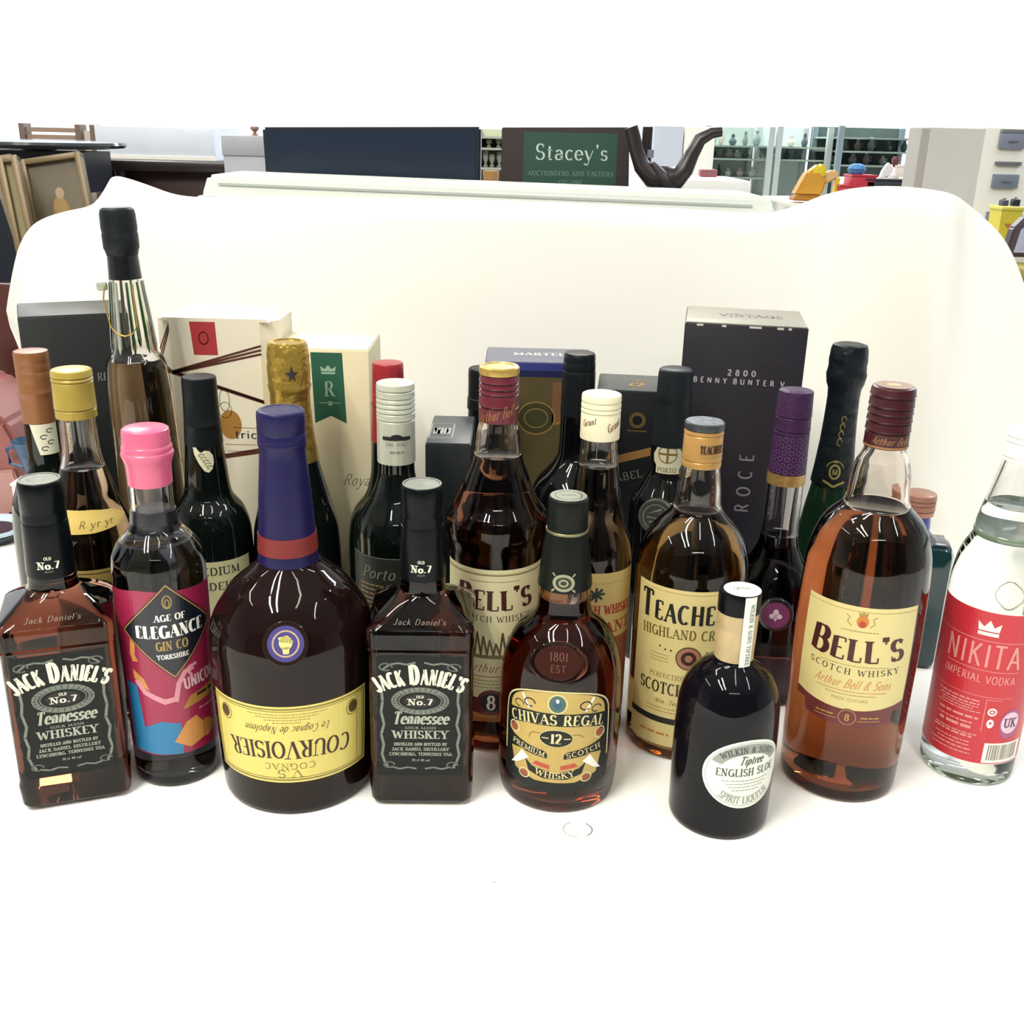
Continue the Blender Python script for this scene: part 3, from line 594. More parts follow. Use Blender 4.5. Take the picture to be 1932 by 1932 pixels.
# --- vodka at the right edge
t = thing('vodka_bottle', 'clear vodka bottle with white cap and red label, cut by the right edge', 'bottle', (.3722, .7221, 0))
R = bottle_body(t, [(0, .0345), (.006, .0350), (.02, .0354), (.15, .0356), (.163, .0352), (.176, .0336), (.186, .0308), (.196, .0262), (.200, .0250), (.2045, .0252), (.215, .0236), (.235, .0188), (.250, .0158), (.257, .0146), (.275, .0143)], clear, fill=.222)
spiral_cap('cap', .0158, .2560, .0152, .2795, [.2590, .2700, .2740], mat('white_cap', '#f6f0e4', .4), t, rim=.0005)
lathe('neck_ring', [(.0248, .1975), (.0258, .1985), (.0260, .2005), (.0256, .2020), (.0250, .2026)], mat('green_tint_glass', '#7f9079', .08, spec=.7), t)
cv = Canvas(cylmap(R, radians(-31), .0356), .003)
rd = mat('red_label', '#d8343f', .35, noise=.05, nscale=20); pk = mat('pink_label_ink', '#f3a59c', .5); wr = mat('white_label_ink', '#fdeee4', .5)
cv.rect(rd, -.060, .0215, .075, .1480, 0); cv.line(wr, [(-.060, .1482), (.075, .1482)], .0005, 1); cv.line(wr, [(-.060, .0213), (.075, .0213)], .0005, 1); cv.line(wr, [(-.0598, .0215), (-.0598, .148)], .0008, 1)
crown(cv, wr, .001, .1290, .0145, .0125, 2)
cv.line(pk, [(-.058, .1248), (.030, .1248)], .0005, 1); sans(cv, pk, 'NIKITA', 0, .1035, .0185, width=.056, thick=.10, sp=.12); cv.line(pk, [(-.026, .1005), (.028, .1005)], .0005, 1)
sans(cv, pk, 'IMPERIAL VODKA', 0, .0905, .0062, width=.054, thick=.12)
cv.line(pk, [(-.058, .0790), (.028, .0790)], .0004, 1)
for k, (y_, h_) in enumerate(((.0740, .0012), (.0712, .0012), (.0690, .0009), (.0668, .0009), (.0646, .0009), (.0590, .0018), (.0545, .0012), (.0500, .0024), (.0450, .0010), (.0425, .0016), (.0380, .0010), (.0350, .0010), (.0315, .0012), (.0280, .0010))): greek(cv, pk, -.012+(k % 3)*.001, y_, .034-(k % 4)*.003, h_, 2, 60+k)
cv.line(pk, [(.009, .050), (.009, .077), (.020, .077)], .0005, 1)
cv.ell(wr, .0145, .0670, .0034, .0034, 2); cv.oval(rd, .0145, .0670, .0018, .0014, .0009, 3); cv.ell(wr, .0145, .0570, .0026, .0038, 2); cv.ell(rd, .0145, .0575, .0009, .0012, 3)
cv.ell(mat('mauve_ink', '#b45f91', .4), .0305, .0565, .0090, .0125, 2); cv.ell(mat('pale_pink_ink', '#f4cfe0', .4), .0305, .0575, .0078, .0092, 3); text(cv, mat('plum_ink', '#5e4560', .5), 'UK', .0305, .0540, .0072, width=.0105, layer=4, thick=.2, thin=.14)
cv.rect(wr, .0135, .0225, .0470, .0400, 2)
rnd = random.Random(5); x_ = .0165
while x_ < .043:
    wd = rnd.choice((.0004, .0007, .0010)); cv.rect(inkgr, x_, .0250, x_+wd, .0385, 3); x_ += wd+rnd.choice((.0004, .0008))
cv.build('front_label', t)

# --- centre whisky (waisted neck)
t = thing('whisky_bottle', 'amber whisky bottle with bulging shoulder, gold-topped red cap and cream label', 'bottle', (-.0119, .7553, 0), group='maroon-capped cream-labelled whisky bottles')
R = bottle_body(t, [(0, .0355), (.006, .0362), (.06, .0366), (.1568, .0366), (.1700, .0374), (.1739, .0382), (.1793, .0396), (.1885, .0398), (.1940, .0390), (.1977, .0370), (.2020, .0336), (.2051, .0318), (.2111, .0290), (.2184, .0261), (.2244, .0240), (.2328, .0205), (.2417, .0180), (.2505, .0169), (.2588, .0162), (.2662, .0146), (.30, .0138)], wh_red, fill=.2400)
spiral_cap('cap', .0150, .2675, .0146, .3030, [.2795, .2890, .2930, .2975], mat('red_cap', '#6e2430', .34, .1), t, rim=.0009)
lathe('cap_top', [(.0144, .3030), (.0150, .3034), (.0152, .3060), (.0149, .3085), (.0138, .3094), (.0110, .3095), (.0106, .3088)], mat('gold_cap', '#cfae5a', .3, .5), t)
cv = Canvas(cylmap(.0151, 0, .0151), .002); text(cv, cg, 'Arthur Bell', -.002, .2710, .0080, width=.030, slant=.4, thick=.10, thin=.06, serif=0, rot=.25); cv.build('cap_print', t)
cv = Canvas(cylmap(R, radians(0), .0366), .003, .006); hw = .0490
mr = bell_label(cv, .0480, .1600, hw, 'c', .006)
bells_print(cv, .1265, .0400, .95); greek(cv, tan_ink, 0, .1500, .040, .0006, 2, 71); cv.line(gb, [(-hw, .1555), (hw, .1555)], .0008, 1)
text(cv, inkb, 'SCOTCH WHISKY', 0, .1165, .0048, width=.060, thick=.13, thin=.06, sp=.2, arc=-.3)
for k in range(9): cv.line(mat('engraving_ink', '#6b5a3a', .5), [(-.020+.005*k, .088), (-.018+.005*k, .098+.003*((k*7) % 4)), (-.015+.005*k, .089)], .0016, 2)
cv.rect(mat('engraving_ink2', '#8a7a52', .5), -.026, .085, .028, .088, 2)
text(cv, inkr, 'Arthur Bell', 0, .0730, .008, width=.045, slant=.4, thick=.08, thin=.05, serif=0); cv.line(inkr, [(-.03, .069), (.03, .069)], .0006, 2)
for k in range(3): greek(cv, tan_ink, 0, .0650-.003*k, .05, .0008, 2, 75+k)
cv.ell(mr, -.001, .0460, .0115, .0115, 2); cv.ell(inkk, -.001, .0460, .0085, .0085, 3); text(cv, inkw, '8', -.001, .0400, .0120, thick=.18, thin=.1, layer=4); cv.line(inkg, [(-.02, .0362), (-.01, .0335), (.0, .0330), (.01, .0335), (.02, .0362)], .0012, 3)
cv.build('front_label', t)

# --- highland whisky with gold cap
t = thing('whisky_bottle', 'golden whisky bottle with black-topped gold cap and tall cream label, behind the small dark bottle', 'bottle', (.1433, .7542, 0))
R = bottle_body(t, [(0, .0425), (.006, .0432), (.02, .0437), (.1388, .0440), (.1543, .0440), (.1700, .0412), (.1859, .0330), (.1915, .0282), (.1972, .0228), (.2018, .0194), (.2063, .0178), (.2179, .0169), (.2341, .0148), (.2375, .0142), (.262, .0138)], wh_gold, fill=.2010)
spiral_cap('cap', .0151, .2365, .0147, .2655, [.2420, .2620], mat('orange_gold_cap', '#d3a45e', .32, .35), t, rim=.0005)
lathe('cap_top', [(.0142, .2655), (.0150, .2657), (.0151, .2685), (.0148, .2705), (.0138, .2712)], mat('dark_grey_cap', '#3b3f42', .35, bump=.3, bscale=200), t)
cv = Canvas(cylmap(.0152, radians(6), .0152), .002); text(cv, inkb, 'TEACHERS', .004, .2495, .0060, width=.020, thick=.18, thin=.08); cv.rect(tan_ink, -.006, .2465, .014, .2473, 1); cv.build('cap_print', t)
cv = Canvas(cylmap(R, radians(-8), .0440), .003, .006); hw = .0480
tc_ = mat('teacher_cream_label', '#eedb94', .5, noise=.03); cv.rect(tc_, -hw, .0130, hw, .1500, 0); cv.rect(inkk, -hw, .0335, hw, .0388, 1)
cv.line(tan_ink, [(-hw+.001, .1468), (hw-.001, .1468)], .0004, 1)
text(cv, inkk, "TEACHER'S", 0, .1225, .0150, width=.084, thick=.2, thin=.09, serif=.05, big={0: 1.42}, sp=.13)
text(cv, gb, 'HIGHLAND CREAM', 0, .1095, .0078, width=.078, thick=.17, thin=.08, sp=.1, arc=.4)
cv.ell(inkb, .0015, .0935, .0100, .0100, 2); cv.oval(mat('copper_ink', '#b37b5c', .5), .0015, .0935, .0075, .0075, .0032, 3); cv.ell(mat('copper_ink', '#b37b5c', .5), .0015, .0935, .0030, .0030, 3)
for sx in (-1, 1):
    for k in range(3): cv.ell(inkk, sx*(.014+.0045*k)+.0015, .0985+.001*k*(k-1), .0007, .0009, 2)
    for k in range(3): greek(cv, tan_ink, sx*.022, .0930-.0028*k, .016, .0006, 2, 80+k+sx)
text(cv, gb, 'Perfection of Old', 0, .0730, .0058, width=.042, thick=.12, thin=.05) if False else text(cv, gb, 'PERFECTION OF OLD', -.004, .0735, .0040, width=.050, thick=.12, thin=.05)
text(cv, mat('olive_title_ink', '#3c3a1c', .5), 'SCOTCH WHISKY', .002, .0600, .0095, width=.080, thick=.17, thin=.09)
text(cv, gb, 'Wm. Teacher & Sons', 0, .0510, .0038, width=.045, slant=.25, thick=.12, thin=.06) if all(c in G for c in 'Wm. Teacher & Sons') else None
greek(cv, tan_ink, 0, .0465, .06, .0007, 2, 90); greek(cv, inko, -.004, .0435, .05, .0006, 2, 91); text(cv, inko, '70cl', -.026, .0220, .0052, width=.014, thick=.14, thin=.08) if False else greek(cv, inko, -.022, .0225, .026, .0020, 2, 92)
cv.build('front_label', t)

# --- cream capped whisky behind
t = thing('whisky_bottle', 'slim dark whisky bottle with cream screw cap, behind the small amber scroll-label bottle', 'bottle', (.0655, .7620, 0))
R = bottle_body(t, [(0, .0300), (.006, .0305), (.1411, .0308), (.1593, .0306), (.1700, .0290), (.1768, .0268), (.1850, .0238), (.1919, .0218), (.2029, .0194), (.2244, .0168), (.2400, .0148), (.2477, .0140), (.28, .0136)], port_tawny, fill=.232)
spiral_cap('cap', .0151, .2540, .0150, .2885, [.2750, .2785, .2830], mat('cream_cap', '#efe8c4', .35), t, rim=.0004)
cv = Canvas(cylmap(.0152, 0, .0152), .002); ck = mat('red_brown_script', '#8a5a48', .5)
text(cv, ck, 'Grant', -.010, .2665, .0050, width=.012, slant=.3, rot=.3, thick=.12, thin=.06, serif=0) if 'G' in G else None
text(cv, ck, 'Grant', .011, .2640, .0060, width=.013, slant=.3, rot=.45, thick=.12, thin=.06, serif=0); cv.build('cap_print', t)
cv = Canvas(cylmap(R, radians(12), .0308), .003, .006); cl = mat('buff_label', '#dcc077', .5, noise=.04); cv.rect(cl, -.036, .030, .034, .1540, 0); cv.line(tan_ink, [(-.036, .1455), (.034, .1455)], .0005, 1)
bg_ = mat('bottle_green_ink', '#22352b', .5)
for a in range(0, 360, 45): cv.line(bg_, [(-.005, .1360), (-.005+.006*cos(radians(a)), .1360+.0055*sin(radians(a+10)))], .0020, 2)
text(cv, inkr, 'SCOTCH WHISKY', .0, .1190, .0075, width=.060, thick=.2, thin=.1); text(cv, inkr, 'GRANT', .006, .103, .009, width=.05, thick=.22, thin=.1); cv.rect(mat('rust_label_band', '#9d5a3e', .5), -.036, .030, .034, .0980, 1)
cv.build('front_label', t)

# --- purple capped cognac
t = thing('cognac_bottle', 'dark cognac bottle with tall plum-purple cap and gold collar, beside the black-purple carton', 'bottle', (.2322, .8375, 0))
R = bottle_body(t, [(0, .0370), (.006, .0375), (.0626, .0380), (.0938, .0366), (.1141, .0309), (.1230, .0260), (.1316, .0214), (.1439, .0168), (.1600, .0156), (.2077, .0148), (.25, .0138)], liqueur, fill=.150)
plum = mat('plum_foil', '#402448', .45, spec=.2, bump=.5, bscale=220)
spiral_cap('cap', .0157, .2070, .0141, .2775, [.2440, .2560], plum, t, rim=.0006)
ringband('gold_collar', lambda z: .0157, .1975, .2072, .0003, mat('antique_gold', '#bb9658', .35, .5, bump=.4, bscale=300), t)
cv = Canvas(cylmap(lambda z: .0157+(z-.207)*-.0227, radians(-8), .0155), .002, .01); pd = mat('plum_pattern', '#6b4b78', .45)
for j in range(6):
    for k in range(8): cv.oval(pd, -.021+.006*k+(j % 2)*.003, .2105+.0055*j, .0020, .0020, .0006, 0, n=8)
cv.build('cap_print', t)
def med2(cv, r):
    cv.ell(mat('pale_pink_seal', '#f1d7e6', .5), 0, r*.2, r*.2, r*.26, 1); cv.ell(MC['pale_pink_seal'], -r*.22, -r*.08, r*.24, r*.2, 1); cv.ell(MC['pale_pink_seal'], r*.22, -r*.08, r*.24, r*.2, 1); cv.poly(MC['pale_pink_seal'], [(-r*.2, -r*.1), (r*.2, -r*.1), (0, -r*.5)], 1)
disc_seal(t, R, radians(-8), .0900, .0150, mat('dark_seal_glass', '#2b2a2c', .08), mat('magenta_seal', '#8c3f72', .4), med2)
cv = Canvas(cylmap(R, radians(0), .038), .003, .006); pl = mat('plum_label', '#3a1c2b', .4); cv.poly(pl, [(-.030, .012), (.034, .012), (.034, .040), (.022, .049), (.008, .0495), (-.010, .0495), (-.030, .047)], 0); cv.line(mat('rose_gold_ink', '#b5654f', .4), [(-.030, .047), (-.010, .0495), (.008, .0495), (.022, .043), (.034, .030)], .0009, 1); cv.build('front_label', t)

# --- yellow capped brandy
t = thing('brandy_bottle', 'brandy bottle with dented yellow-gold screw cap and slanted shoulder label, behind the left square whiskey', 'bottle', (-.3397, .7767, 0))
R = bottle_body(t, [(0, .0325), (.006, .0330), (.1158, .0328), (.1624, .0317), (.1738, .0295), (.1850, .0256), (.2072, .0195), (.2289, .0143), (.2504, .0134), (.28, .013)], port_tawny, fill=.215)
spiral_cap('cap', .0153, .2565, .0150, .2940, [.2640, .2855, .2885], mat('yellow_gold_cap', '#bda54a', .35, .2, bump=.25, bscale=60), t, rim=.0007)
cv = Canvas(cylmap(R, radians(28), .026), .002, .004); ye = mat('amber_cream_label', '#eccd72', .5, noise=.05)
cv.poly(ye, [(-.038, .168), (-.020, .1695), (.0, .170), (.018, .1725), (.030, .178), (.018, .1850), (0, .1875), (-.038, .1880)], 0); text(cv, gb, 'R yr yr', .002, .1745, .0055, width=.024, slant=.3, thick=.12, thin=.07, rot=.05, serif=0); cv.build('shoulder_label', t)
cv = Canvas(cylmap(R, radians(22), .033), .003, .006); od = mat('old_gold_label', '#a48f4c', .4, noise=.2, nscale=80); cv.rect(od, -.034, .06, .032, .1400, 0); text(cv, inkb, 'V.S.O.P', -.002, .118, .010, width=.035, thick=.18, thin=.08); cv.line(inkb, [(-.034, .137), (.032, .137)], .0008, 1); cv.build('front_label', t)

# --- orange-brown capped dark bottle, far left
t = thing('wine_bottle', 'dark bottle with tan capsule and torn paper strip, before the left black carton', 'bottle', (-.4423, .9315, 0))
R = bottle_body(t, [(0, .0370), (.006, .0374), (.0671, .0373), (.1004, .0366), (.1276, .0344), (.1430, .0300), (.1515, .0267), (.1580, .0205), (.1645, .0160), (.1800, .0148), (.2137, .0142), (.26, .014)], dark_glass)
lathe('capsule', [(.0144, .2090), (.0148, .2095), (.0149, .2300), (.0147, .2350), (.0151, .2360), (.0154, .2375), (.0151, .2390), (.0147, .2400), (.0151, .2500), (.0152, .2560), (.0149, .2566), (.0151, .2575), (.0152, .2640), (.0150, .2648), (.0152, .2656), (.0152, .2730), (.0146, .2750), (.0120, .2755)], mat('tan_capsule', '#97623a', .4, .15, noise=.1), t)
cv = Canvas(cylmap(lambda z: R(z)+.0003, radians(35), .0150), .002, .006); cv.poly(mat('tax_strip', '#dcdbc2', .55), [(-.006, .180), (.013, .180), (.014, .2090), (-.013, .2090)], 0)
for k in range(4): cv.oval(inkk, -.001+.003*(k % 2)*2, .186+.0055*k, .0030, .0018, .0008, 1, 20, 300)
cv.build('tax_strip', t)

# --- tall wax-capped bottle
t = thing('liqueur_bottle', 'tallest bottle, black wax cap over a clear fluted neck with looped gold cord', 'bottle', (-.3450, .9458, 0)); t.rotation_euler = (0, radians(-1.5), 0)
wx = mat('black_wax', '#161d20', .45, spec=.25, bump=.5, bscale=50)
R = bottle_body(t, [(0, .033), (.006, .0335), (.08, .0330), (.14, .0310), (.2097, .0296), (.2353, .0290), (.2555, .0274), (.2640, .0264), (.2685, .0244), (.2712, .0215), (.2760, .0196), (.2900, .0185), (.3046, .0174), (.338, .0146), (.38, .0125)], port_tawny, fill=.266)
fg = mat('pale_fluted_glass', '#b3bdaa', .08, spec=.7)
for k in range(9):
    a = 2*pi*k/9+.2; tube('neck_flute', [((R(z)-.0006)*cos(a), (R(z)-.0006)*sin(a), z) for z in (.274, .28, .295, .31, .325, .338)], [.0006, .0022, .0021, .0019, .0017, .0014], clear if k % 3 else fg, t, 8)
lathe('cap', [(.0134, .3400), (.0142, .3405), (.0138, .3520), (.0132, .3600), (.0145, .3650), (.0155, .3675), (.0156, .3790), (.0150, .3805), (.0153, .3820), (.0156, .3850), (.0153, .3960), (.0144, .4000), (.0120, .4018), (.0060, .4020)], wx, t)
gold = mat('gold_cord', '#c9a545', .35, .5)
tube('gold_cord', [(.0185*sin(a)*(1 if z > .32 else .9), -.0186-.003*cos(a)*0, z) for a, z in [(-.75, .336), (-.95, .325), (-.95, .312), (-.8, .300), (-.45, .2935), (0, .291), (.45, .2935), (.8, .300), (.8, .315), (.75, .337)]], .0007, gold, t, 6)
from_bm_ = bmesh.new(); bxm(from_bm_, (-.0215, -.002, .3335), (.010, .006, .008), .0025); from_bm('glass_ear', from_bm_, mat('pale_fluted_glass', '#aeb7a6', .08), t, 40)

# --- port with heart shaped tag
t = thing('port_bottle', 'black port bottle with a small cream heart-shaped neck seal, behind the pink-capped gin', 'bottle', (-.2829, .9068, 0))
R = bottle_body(t, [(0, .0372), (.006, .0376), (.0816, .0380), (.1140, .0372), (.1378, .0310), (.1440, .0262), (.1507, .0218), (.1765, .0188), (.2168, .0158), (.25, .0145)], dark_glass)
lathe('capsule', [(.0165, .1990), (.0172, .1995), (.0166, .2120), (.0162, .2165), (.0164, .2170), (.0163, .2185), (.0160, .2190), (.0154, .2400), (.0153, .2560), (.0150, .2600), (.0142, .2608), (.0118, .2609)], black_foil, t)
cv = Canvas(cylmap(R, radians(16), .0185), .002, .004); ht = mat('cream_seal_paper', '#d9d6b6', .5)
cv.poly(ht, [(-.0118, .2015), (-.0085, .2000), (-.0050, .1955), (-.0030, .1945), (.0000, .1965), (.0045, .1958), (.0078, .1915), (.0080, .1850), (.0060, .1790), (.0025, .1760), (-.0010, .1775), (-.0060, .1850), (-.0100, .1930)], 0)
for k in range(5): cv.oval(gb if k % 2 else inkk, -.003+.0018*k, .192-.0028*k, .0026, .0013, .0006, 1, 0, 250, 8)
cv.build('neck_seal', t)
cv = Canvas(cylmap(R, radians(14), .038), .003, .006); cv.rect(mat('stone_cream_label', '#cfc99a', .5, noise=.05), -.034, .030, .040, .0960, 0); text(cv, inkk, 'MEDIUM', .004, .0830, .0075, width=.044, thick=.17, thin=.08); text(cv, inkk, 'MADEIRA', .004, .068, .0075, width=.05, thick=.17, thin=.08); cv.build('front_label', t)

# --- gold foil champagne
def champ(x, y, label, prof, foilm, glassm, foil_rows, rx=0):
    t = thing('champagne_bottle', label, 'bottle', (x, y, 0)); R = bottle_body(t, prof, glassm)
    lathe('foil', foil_rows, foilm, t); return t, R
gf = mat('crinkled_gold_foil', '#c8a74c', .32, .7, noise=.3, nscale=60, bump=1.0, bscale=110)
t, R = champ(-.2060, .9246, 'champagne bottle with crinkled gold foil top, behind the purple-necked cognac', [(0, .040), (.006, .0412), (.0769, .0415), (.1098, .0402), (.1361, .0345), (.1625, .0275), (.1779, .0238), (.2138, .0182), (.2438, .0160), (.27, .015)], gf, dark_glass,
  [(.0232, .1800), (.0241, .1805), (.0222, .1920), (.0196, .2138), (.0183, .2300), (.0180, .2438), (.0188, .2470), (.0196, .2510), (.0188, .2530), (.0192, .2590), (.0195, .2680), (.0186, .2720), (.0190, .2780), (.0180, .2870), (.0165, .2905), (.0120, .2912), (.0116, .2900)])
cv = Canvas(cylmap(.0196, radians(20), .0195), .002, .005); cv.poly(mat('dark_foil_star', '#35353a', .4), [(0, .2720), (.0016, .2665), (.006, .2660), (.0022, .2630), (.003, .258), (0, .2610), (-.003, .258), (-.0022, .2630), (-.006, .2660), (-.0016, .2665)], 2); cv.build('foil_emblem', t)
# --- green champagne right
dg = mat('dark_teal_foil', '#131d22', .38, .2, spec=.3, bump=.8, bscale=110)
t, R = champ(.3015, .9300, 'green champagne bottle with dark crumpled foil and gold crest, right of the black-purple carton', [(0, .0295), (.006, .0305), (.060, .0310), (.090, .0300), (.117, .0262), (.142, .0228), (.169, .0182), (.196, .0155), (.24, .0140), (.265, .0138)], dg, green_glass,
  [(.0195, .1690), (.0199, .1695), (.0180, .1860), (.0160, .2080), (.0148, .2300), (.0143, .2500), (.0148, .2590), (.0168, .2640), (.0180, .2720), (.0172, .2760), (.0168, .2800), (.0172, .2850), (.0164, .2950), (.0150, .2990), (.0110, .3002), (.0070, .2998)])
Rf = pchip([(.169, .0202), (.186, .0183), (.208, .0163), (.23, .0151), (.25, .0146)])
cv = Canvas(cylmap(Rf, radians(-14), .018), .002, .004); gm = mat('dull_gold_ink', '#a59a55', .4, .3)
cv.ell(gm, 0, .1840, .0052, .0072, 0); cv.ell(MC['dark_teal_foil'], 0, .1840, .0036, .0054, 1); text(cv, gm, 'M', 0, .1815, .0050, thick=.2, thin=.1, layer=2); cv.oval(gm, 0, .1850, .0082, .0090, .0008, 0, 20, 160); cv.line(gm, [(-.0085, .1745), (-.004, .1725), (0, .1700), (.004, .1725), (.0085, .1745)], .0020, 0); crown(cv, gm, 0, .1925, .004, .003, 1)
for k in range(4): cv.oval(gm, .001+.0006*k, .2120+.0070*k, .0024, .0032, .0007, 0, 0, 290, 10)
cv.build('foil_emblem', t)

# --- silver capped port
t = thing('port_bottle', 'black port bottle with silver-grey ribbed screw cap, behind the middle square whiskey', 'bottle', (-.0961, .8131, 0))
R = bottle_body(t, [(0, .0360), (.006, .0364), (.1258, .0364), (.1548, .0360), (.1667, .0334), (.1784, .0264), (.1850, .0222), (.1923, .0190), (.2000, .0162), (.2084, .0148), (.26, .0142)], dark_glass)
sv = mat('silver_cap', '#c9ccba', .38, .25)
spiral_cap('cap', .0157, .2155, .0153, .2815, [.2520, .2580, .2620, .2660, .2700, .2760], sv, t, rim=.0006)
cv = Canvas(cylmap(.01585, radians(8), .0157), .002); cv.rect(inkk, -.0120, .2370, .0120, .2400, 0); cv.ell(inkk, 0, .2400, .0045, .0020, 0); text(cv, inkgr, 'THE PORT', 0, .2325, .0026, width=.018); greek(cv, inkgr, 0, .2265, .011, .0014, 1, 99); cv.build('cap_print', t)
cv = Canvas(cylmap(R, radians(0), .0364), .003, .006); sl = mat('slate_label', '#2b3029', .45, noise=.1); cv.rect(sl, -.044, .030, .044, .1430, 0); cv.line(inkgr, [(-.044, .1425), (.044, .1425)], .0005, 1); cv.line(inkgr, [(-.0435, .03), (-.0435, .1425)], .0007, 1)
text(cv, inkgr, 'Porto', -.014, .124, .010, width=.03, slant=.3, thick=.12, thin=.06); 
for k in range(6): greek(cv, tan_ink, -.010, .117-.004*k, .044, .0012, 1, 110+k)
cv.build('front_label', t)
# --- red capsule bottle
t = thing('wine_bottle', 'dark wine bottle with red capsule, half hidden behind the silver-capped port', 'bottle', (-.1178, .9400, 0))
R = bottle_body(t, [(0, .0395), (.006, .0400), (.085, .0410), (.1120, .0395), (.1275, .0345), (.1420, .0240), (.1540, .0195), (.170, .0172), (.22, .0150), (.26, .014)], dark_glass)
lathe('capsule', [(.0160, .1960), (.0165, .1965), (.0153, .2250), (.0152, .2300), (.0156, .2310), (.0156, .2330), (.0151, .2340), (.0146, .2600), (.0143, .2690), (.0135, .2705), (.0110, .2708)], mat('red_capsule', '#b23038', .33, .2), t)
# --- black capsule bottle behind centre whisky
t = thing('wine_bottle', 'dark slim bottle with black capsule, mostly hidden behind the middle bulging-shouldered whisky', 'bottle', (-.0310, .9960, 0))
R = bottle_body(t, [(0, .0235), (.006, .0240), (.11, .0240), (.140, .0220), (.165, .0175), (.19, .0160), (.2230, .0146), (.25, .0140)], dark_glass)
lathe('capsule', [(.0150, .2150), (.0160, .2155), (.0158, .2260), (.0152, .2265), (.0150, .2350), (.0151, .2500), (.0148, .2545), (.0138, .2556)], black_foil, t)
# --- black orb bottle
t = thing('port_bottle', 'black round-bellied port bottle with long dark capsule, in front of the blue and gold carton', 'bottle', (.0612, .9810, 0))
R = bottle_body(t, [(0, .030), (.006, .031), (.05, .0320), (.0868, .0345), (.1014, .0405), (.1214, .0432), (.1380, .0415), (.1495, .0362), (.1600, .0270), (.1687, .0203), (.1768, .0168), (.2200, .0158), (.26, .014)], black_glass)
lathe('capsule', [(.0160, .2150), (.0165, .2155), (.0163, .2200), (.0160, .2550), (.0160, .2575), (.0154, .2590), (.0157, .2600), (.0156, .2660), (.0151, .2670), (.0153, .2690), (.0150, .2740), (.0140, .2757), (.0115, .2760)], black_foil, t)
cv = Canvas(cylmap(R, radians(-8), .042), .003, .004)
cv.ell(mat('silver_shield_ink', '#8b9480', .4), -.008, .1390, .0085, .0065, 0); cv.build('shoulder_emblem', t)
# --- port with guarantee seal
t = thing('port_bottle', 'black port bottle with white guarantee seal on its neck and an embossed oval badge', 'bottle', (.1420, .9030, 0))
R = bottle_body(t, [(0, .033), (.006, .0335), (.1237, .0335), (.1576, .0318), (.1665, .0275), (.1732, .0235), (.1800, .0200), (.1861, .0175), (.2264, .0165), (.26, .0145)], black_glass)
lathe('capsule', [(.0170, .2100), (.0174, .2105), (.0170, .2264), (.0162, .2420), (.0156, .2520), (.0159, .2530), (.0156, .2559), (.0153, .2740), (.0146, .2780), (.0132, .2792), (.0100, .2793)], mat('slate_foil', '#1c2327', .42, spec=.2, bump=.2, bscale=80), t)
cv = Canvas(cylmap(R, radians(-14), .0170), .002, .006); sp_ = mat('seal_paper', '#d3d0b2', .55)
cv.poly(sp_, [(-.0105, .1935), (-.0100, .1860), (.0115, .1860), (.0115, .1905), (.0140, .1960), (.0150, .2030), (.0115, .2090), (.0110, .2160), (-.0100, .2160), (-.0110, .2090), (-.0145, .2030), (-.0135, .1965)], 0)
cv.oval(gb, 0, .2045, .0085, .0080, .0010, 1); cv.rect(gb, -.0080, .2035, .0080, .2055, 1); cv.rect(gb, -.0010, .1970, .0010, .2110, 1); text(cv, gb, 'PORTO', 0, .1880, .0040, width=.017, thick=.16, thin=.08); cv.build('neck_seal', t)
o = disc_seal(t, R, radians(-22), .1500, .0165, mat('badge_rim', '#5b5f55', .3, .3), mat('badge_face', '#4d5347', .35, .2, bump=.6, bscale=300), lambda c, r: (c.oval(inkgr, 0, 0, r*.9, r*.9, r*.06, 1), c.poly(inkgr, [(-r*.6, r*.2), (r*.4, r*.7), (r*.3, r*.5)], 1), greek(c, inkgr, 0, -r*.1, r*1.2, r*.08, 1, 4), greek(c, inkgr, 0, -r*.4, r*.9, r*.08, 1, 7)), name='badge')

# --- copper-capped teal bottle (rectangular)
t = thing('gin_bottle', 'rectangular blue-green gin bottle with copper cap, between the right whisky and the vodka', 'bottle', (.3750, .9020, 0), radians(-14))
bm = bmesh.new(); bxm(bm, (0, 0, .062), (.072, .042, .124), .009); aq = mat('teal_glass', '#17383a', .06, spec=.6)
from_bm('glass_body', bm, aq, t, 40)
box('shoulder_plate', (0, 0, .1248), (.058, .028, .0020), mat('slate_glass', '#6c6d76', .12), t, .0008)
lathe('shoulder', [(.0200, .118), (.0225, .1255), (.0180, .1290), (.0140, .1320)], mat('slate_glass', '#6c6d76', .12), t)
lathe('neck', [(.0132, .128), (.0130, .140), (.0122, .1475), (.0122, .150)], mat('blue_foil', '#2b3ba0', .3), t)
spiral_cap('cap', .0146, .1490, .0148, .1695, [.1545, .1600, .1640], mat('copper_cap', '#b88672', .35, .35), t, rim=.0008)
cv = Canvas(flatmap((0, -.0211, 0), (1, 0, 0), (0, 0, 1))); wg = mat('pale_glass_letters', '#9fb5ad', .4)
for k, (ch, z) in enumerate((('G', .096), ('B', .082), ('3', .068), ('Y', .05))): text(cv, wg, ch, -.014, z, .008, thick=.2, thin=.1)
cv.build('front_print', t)

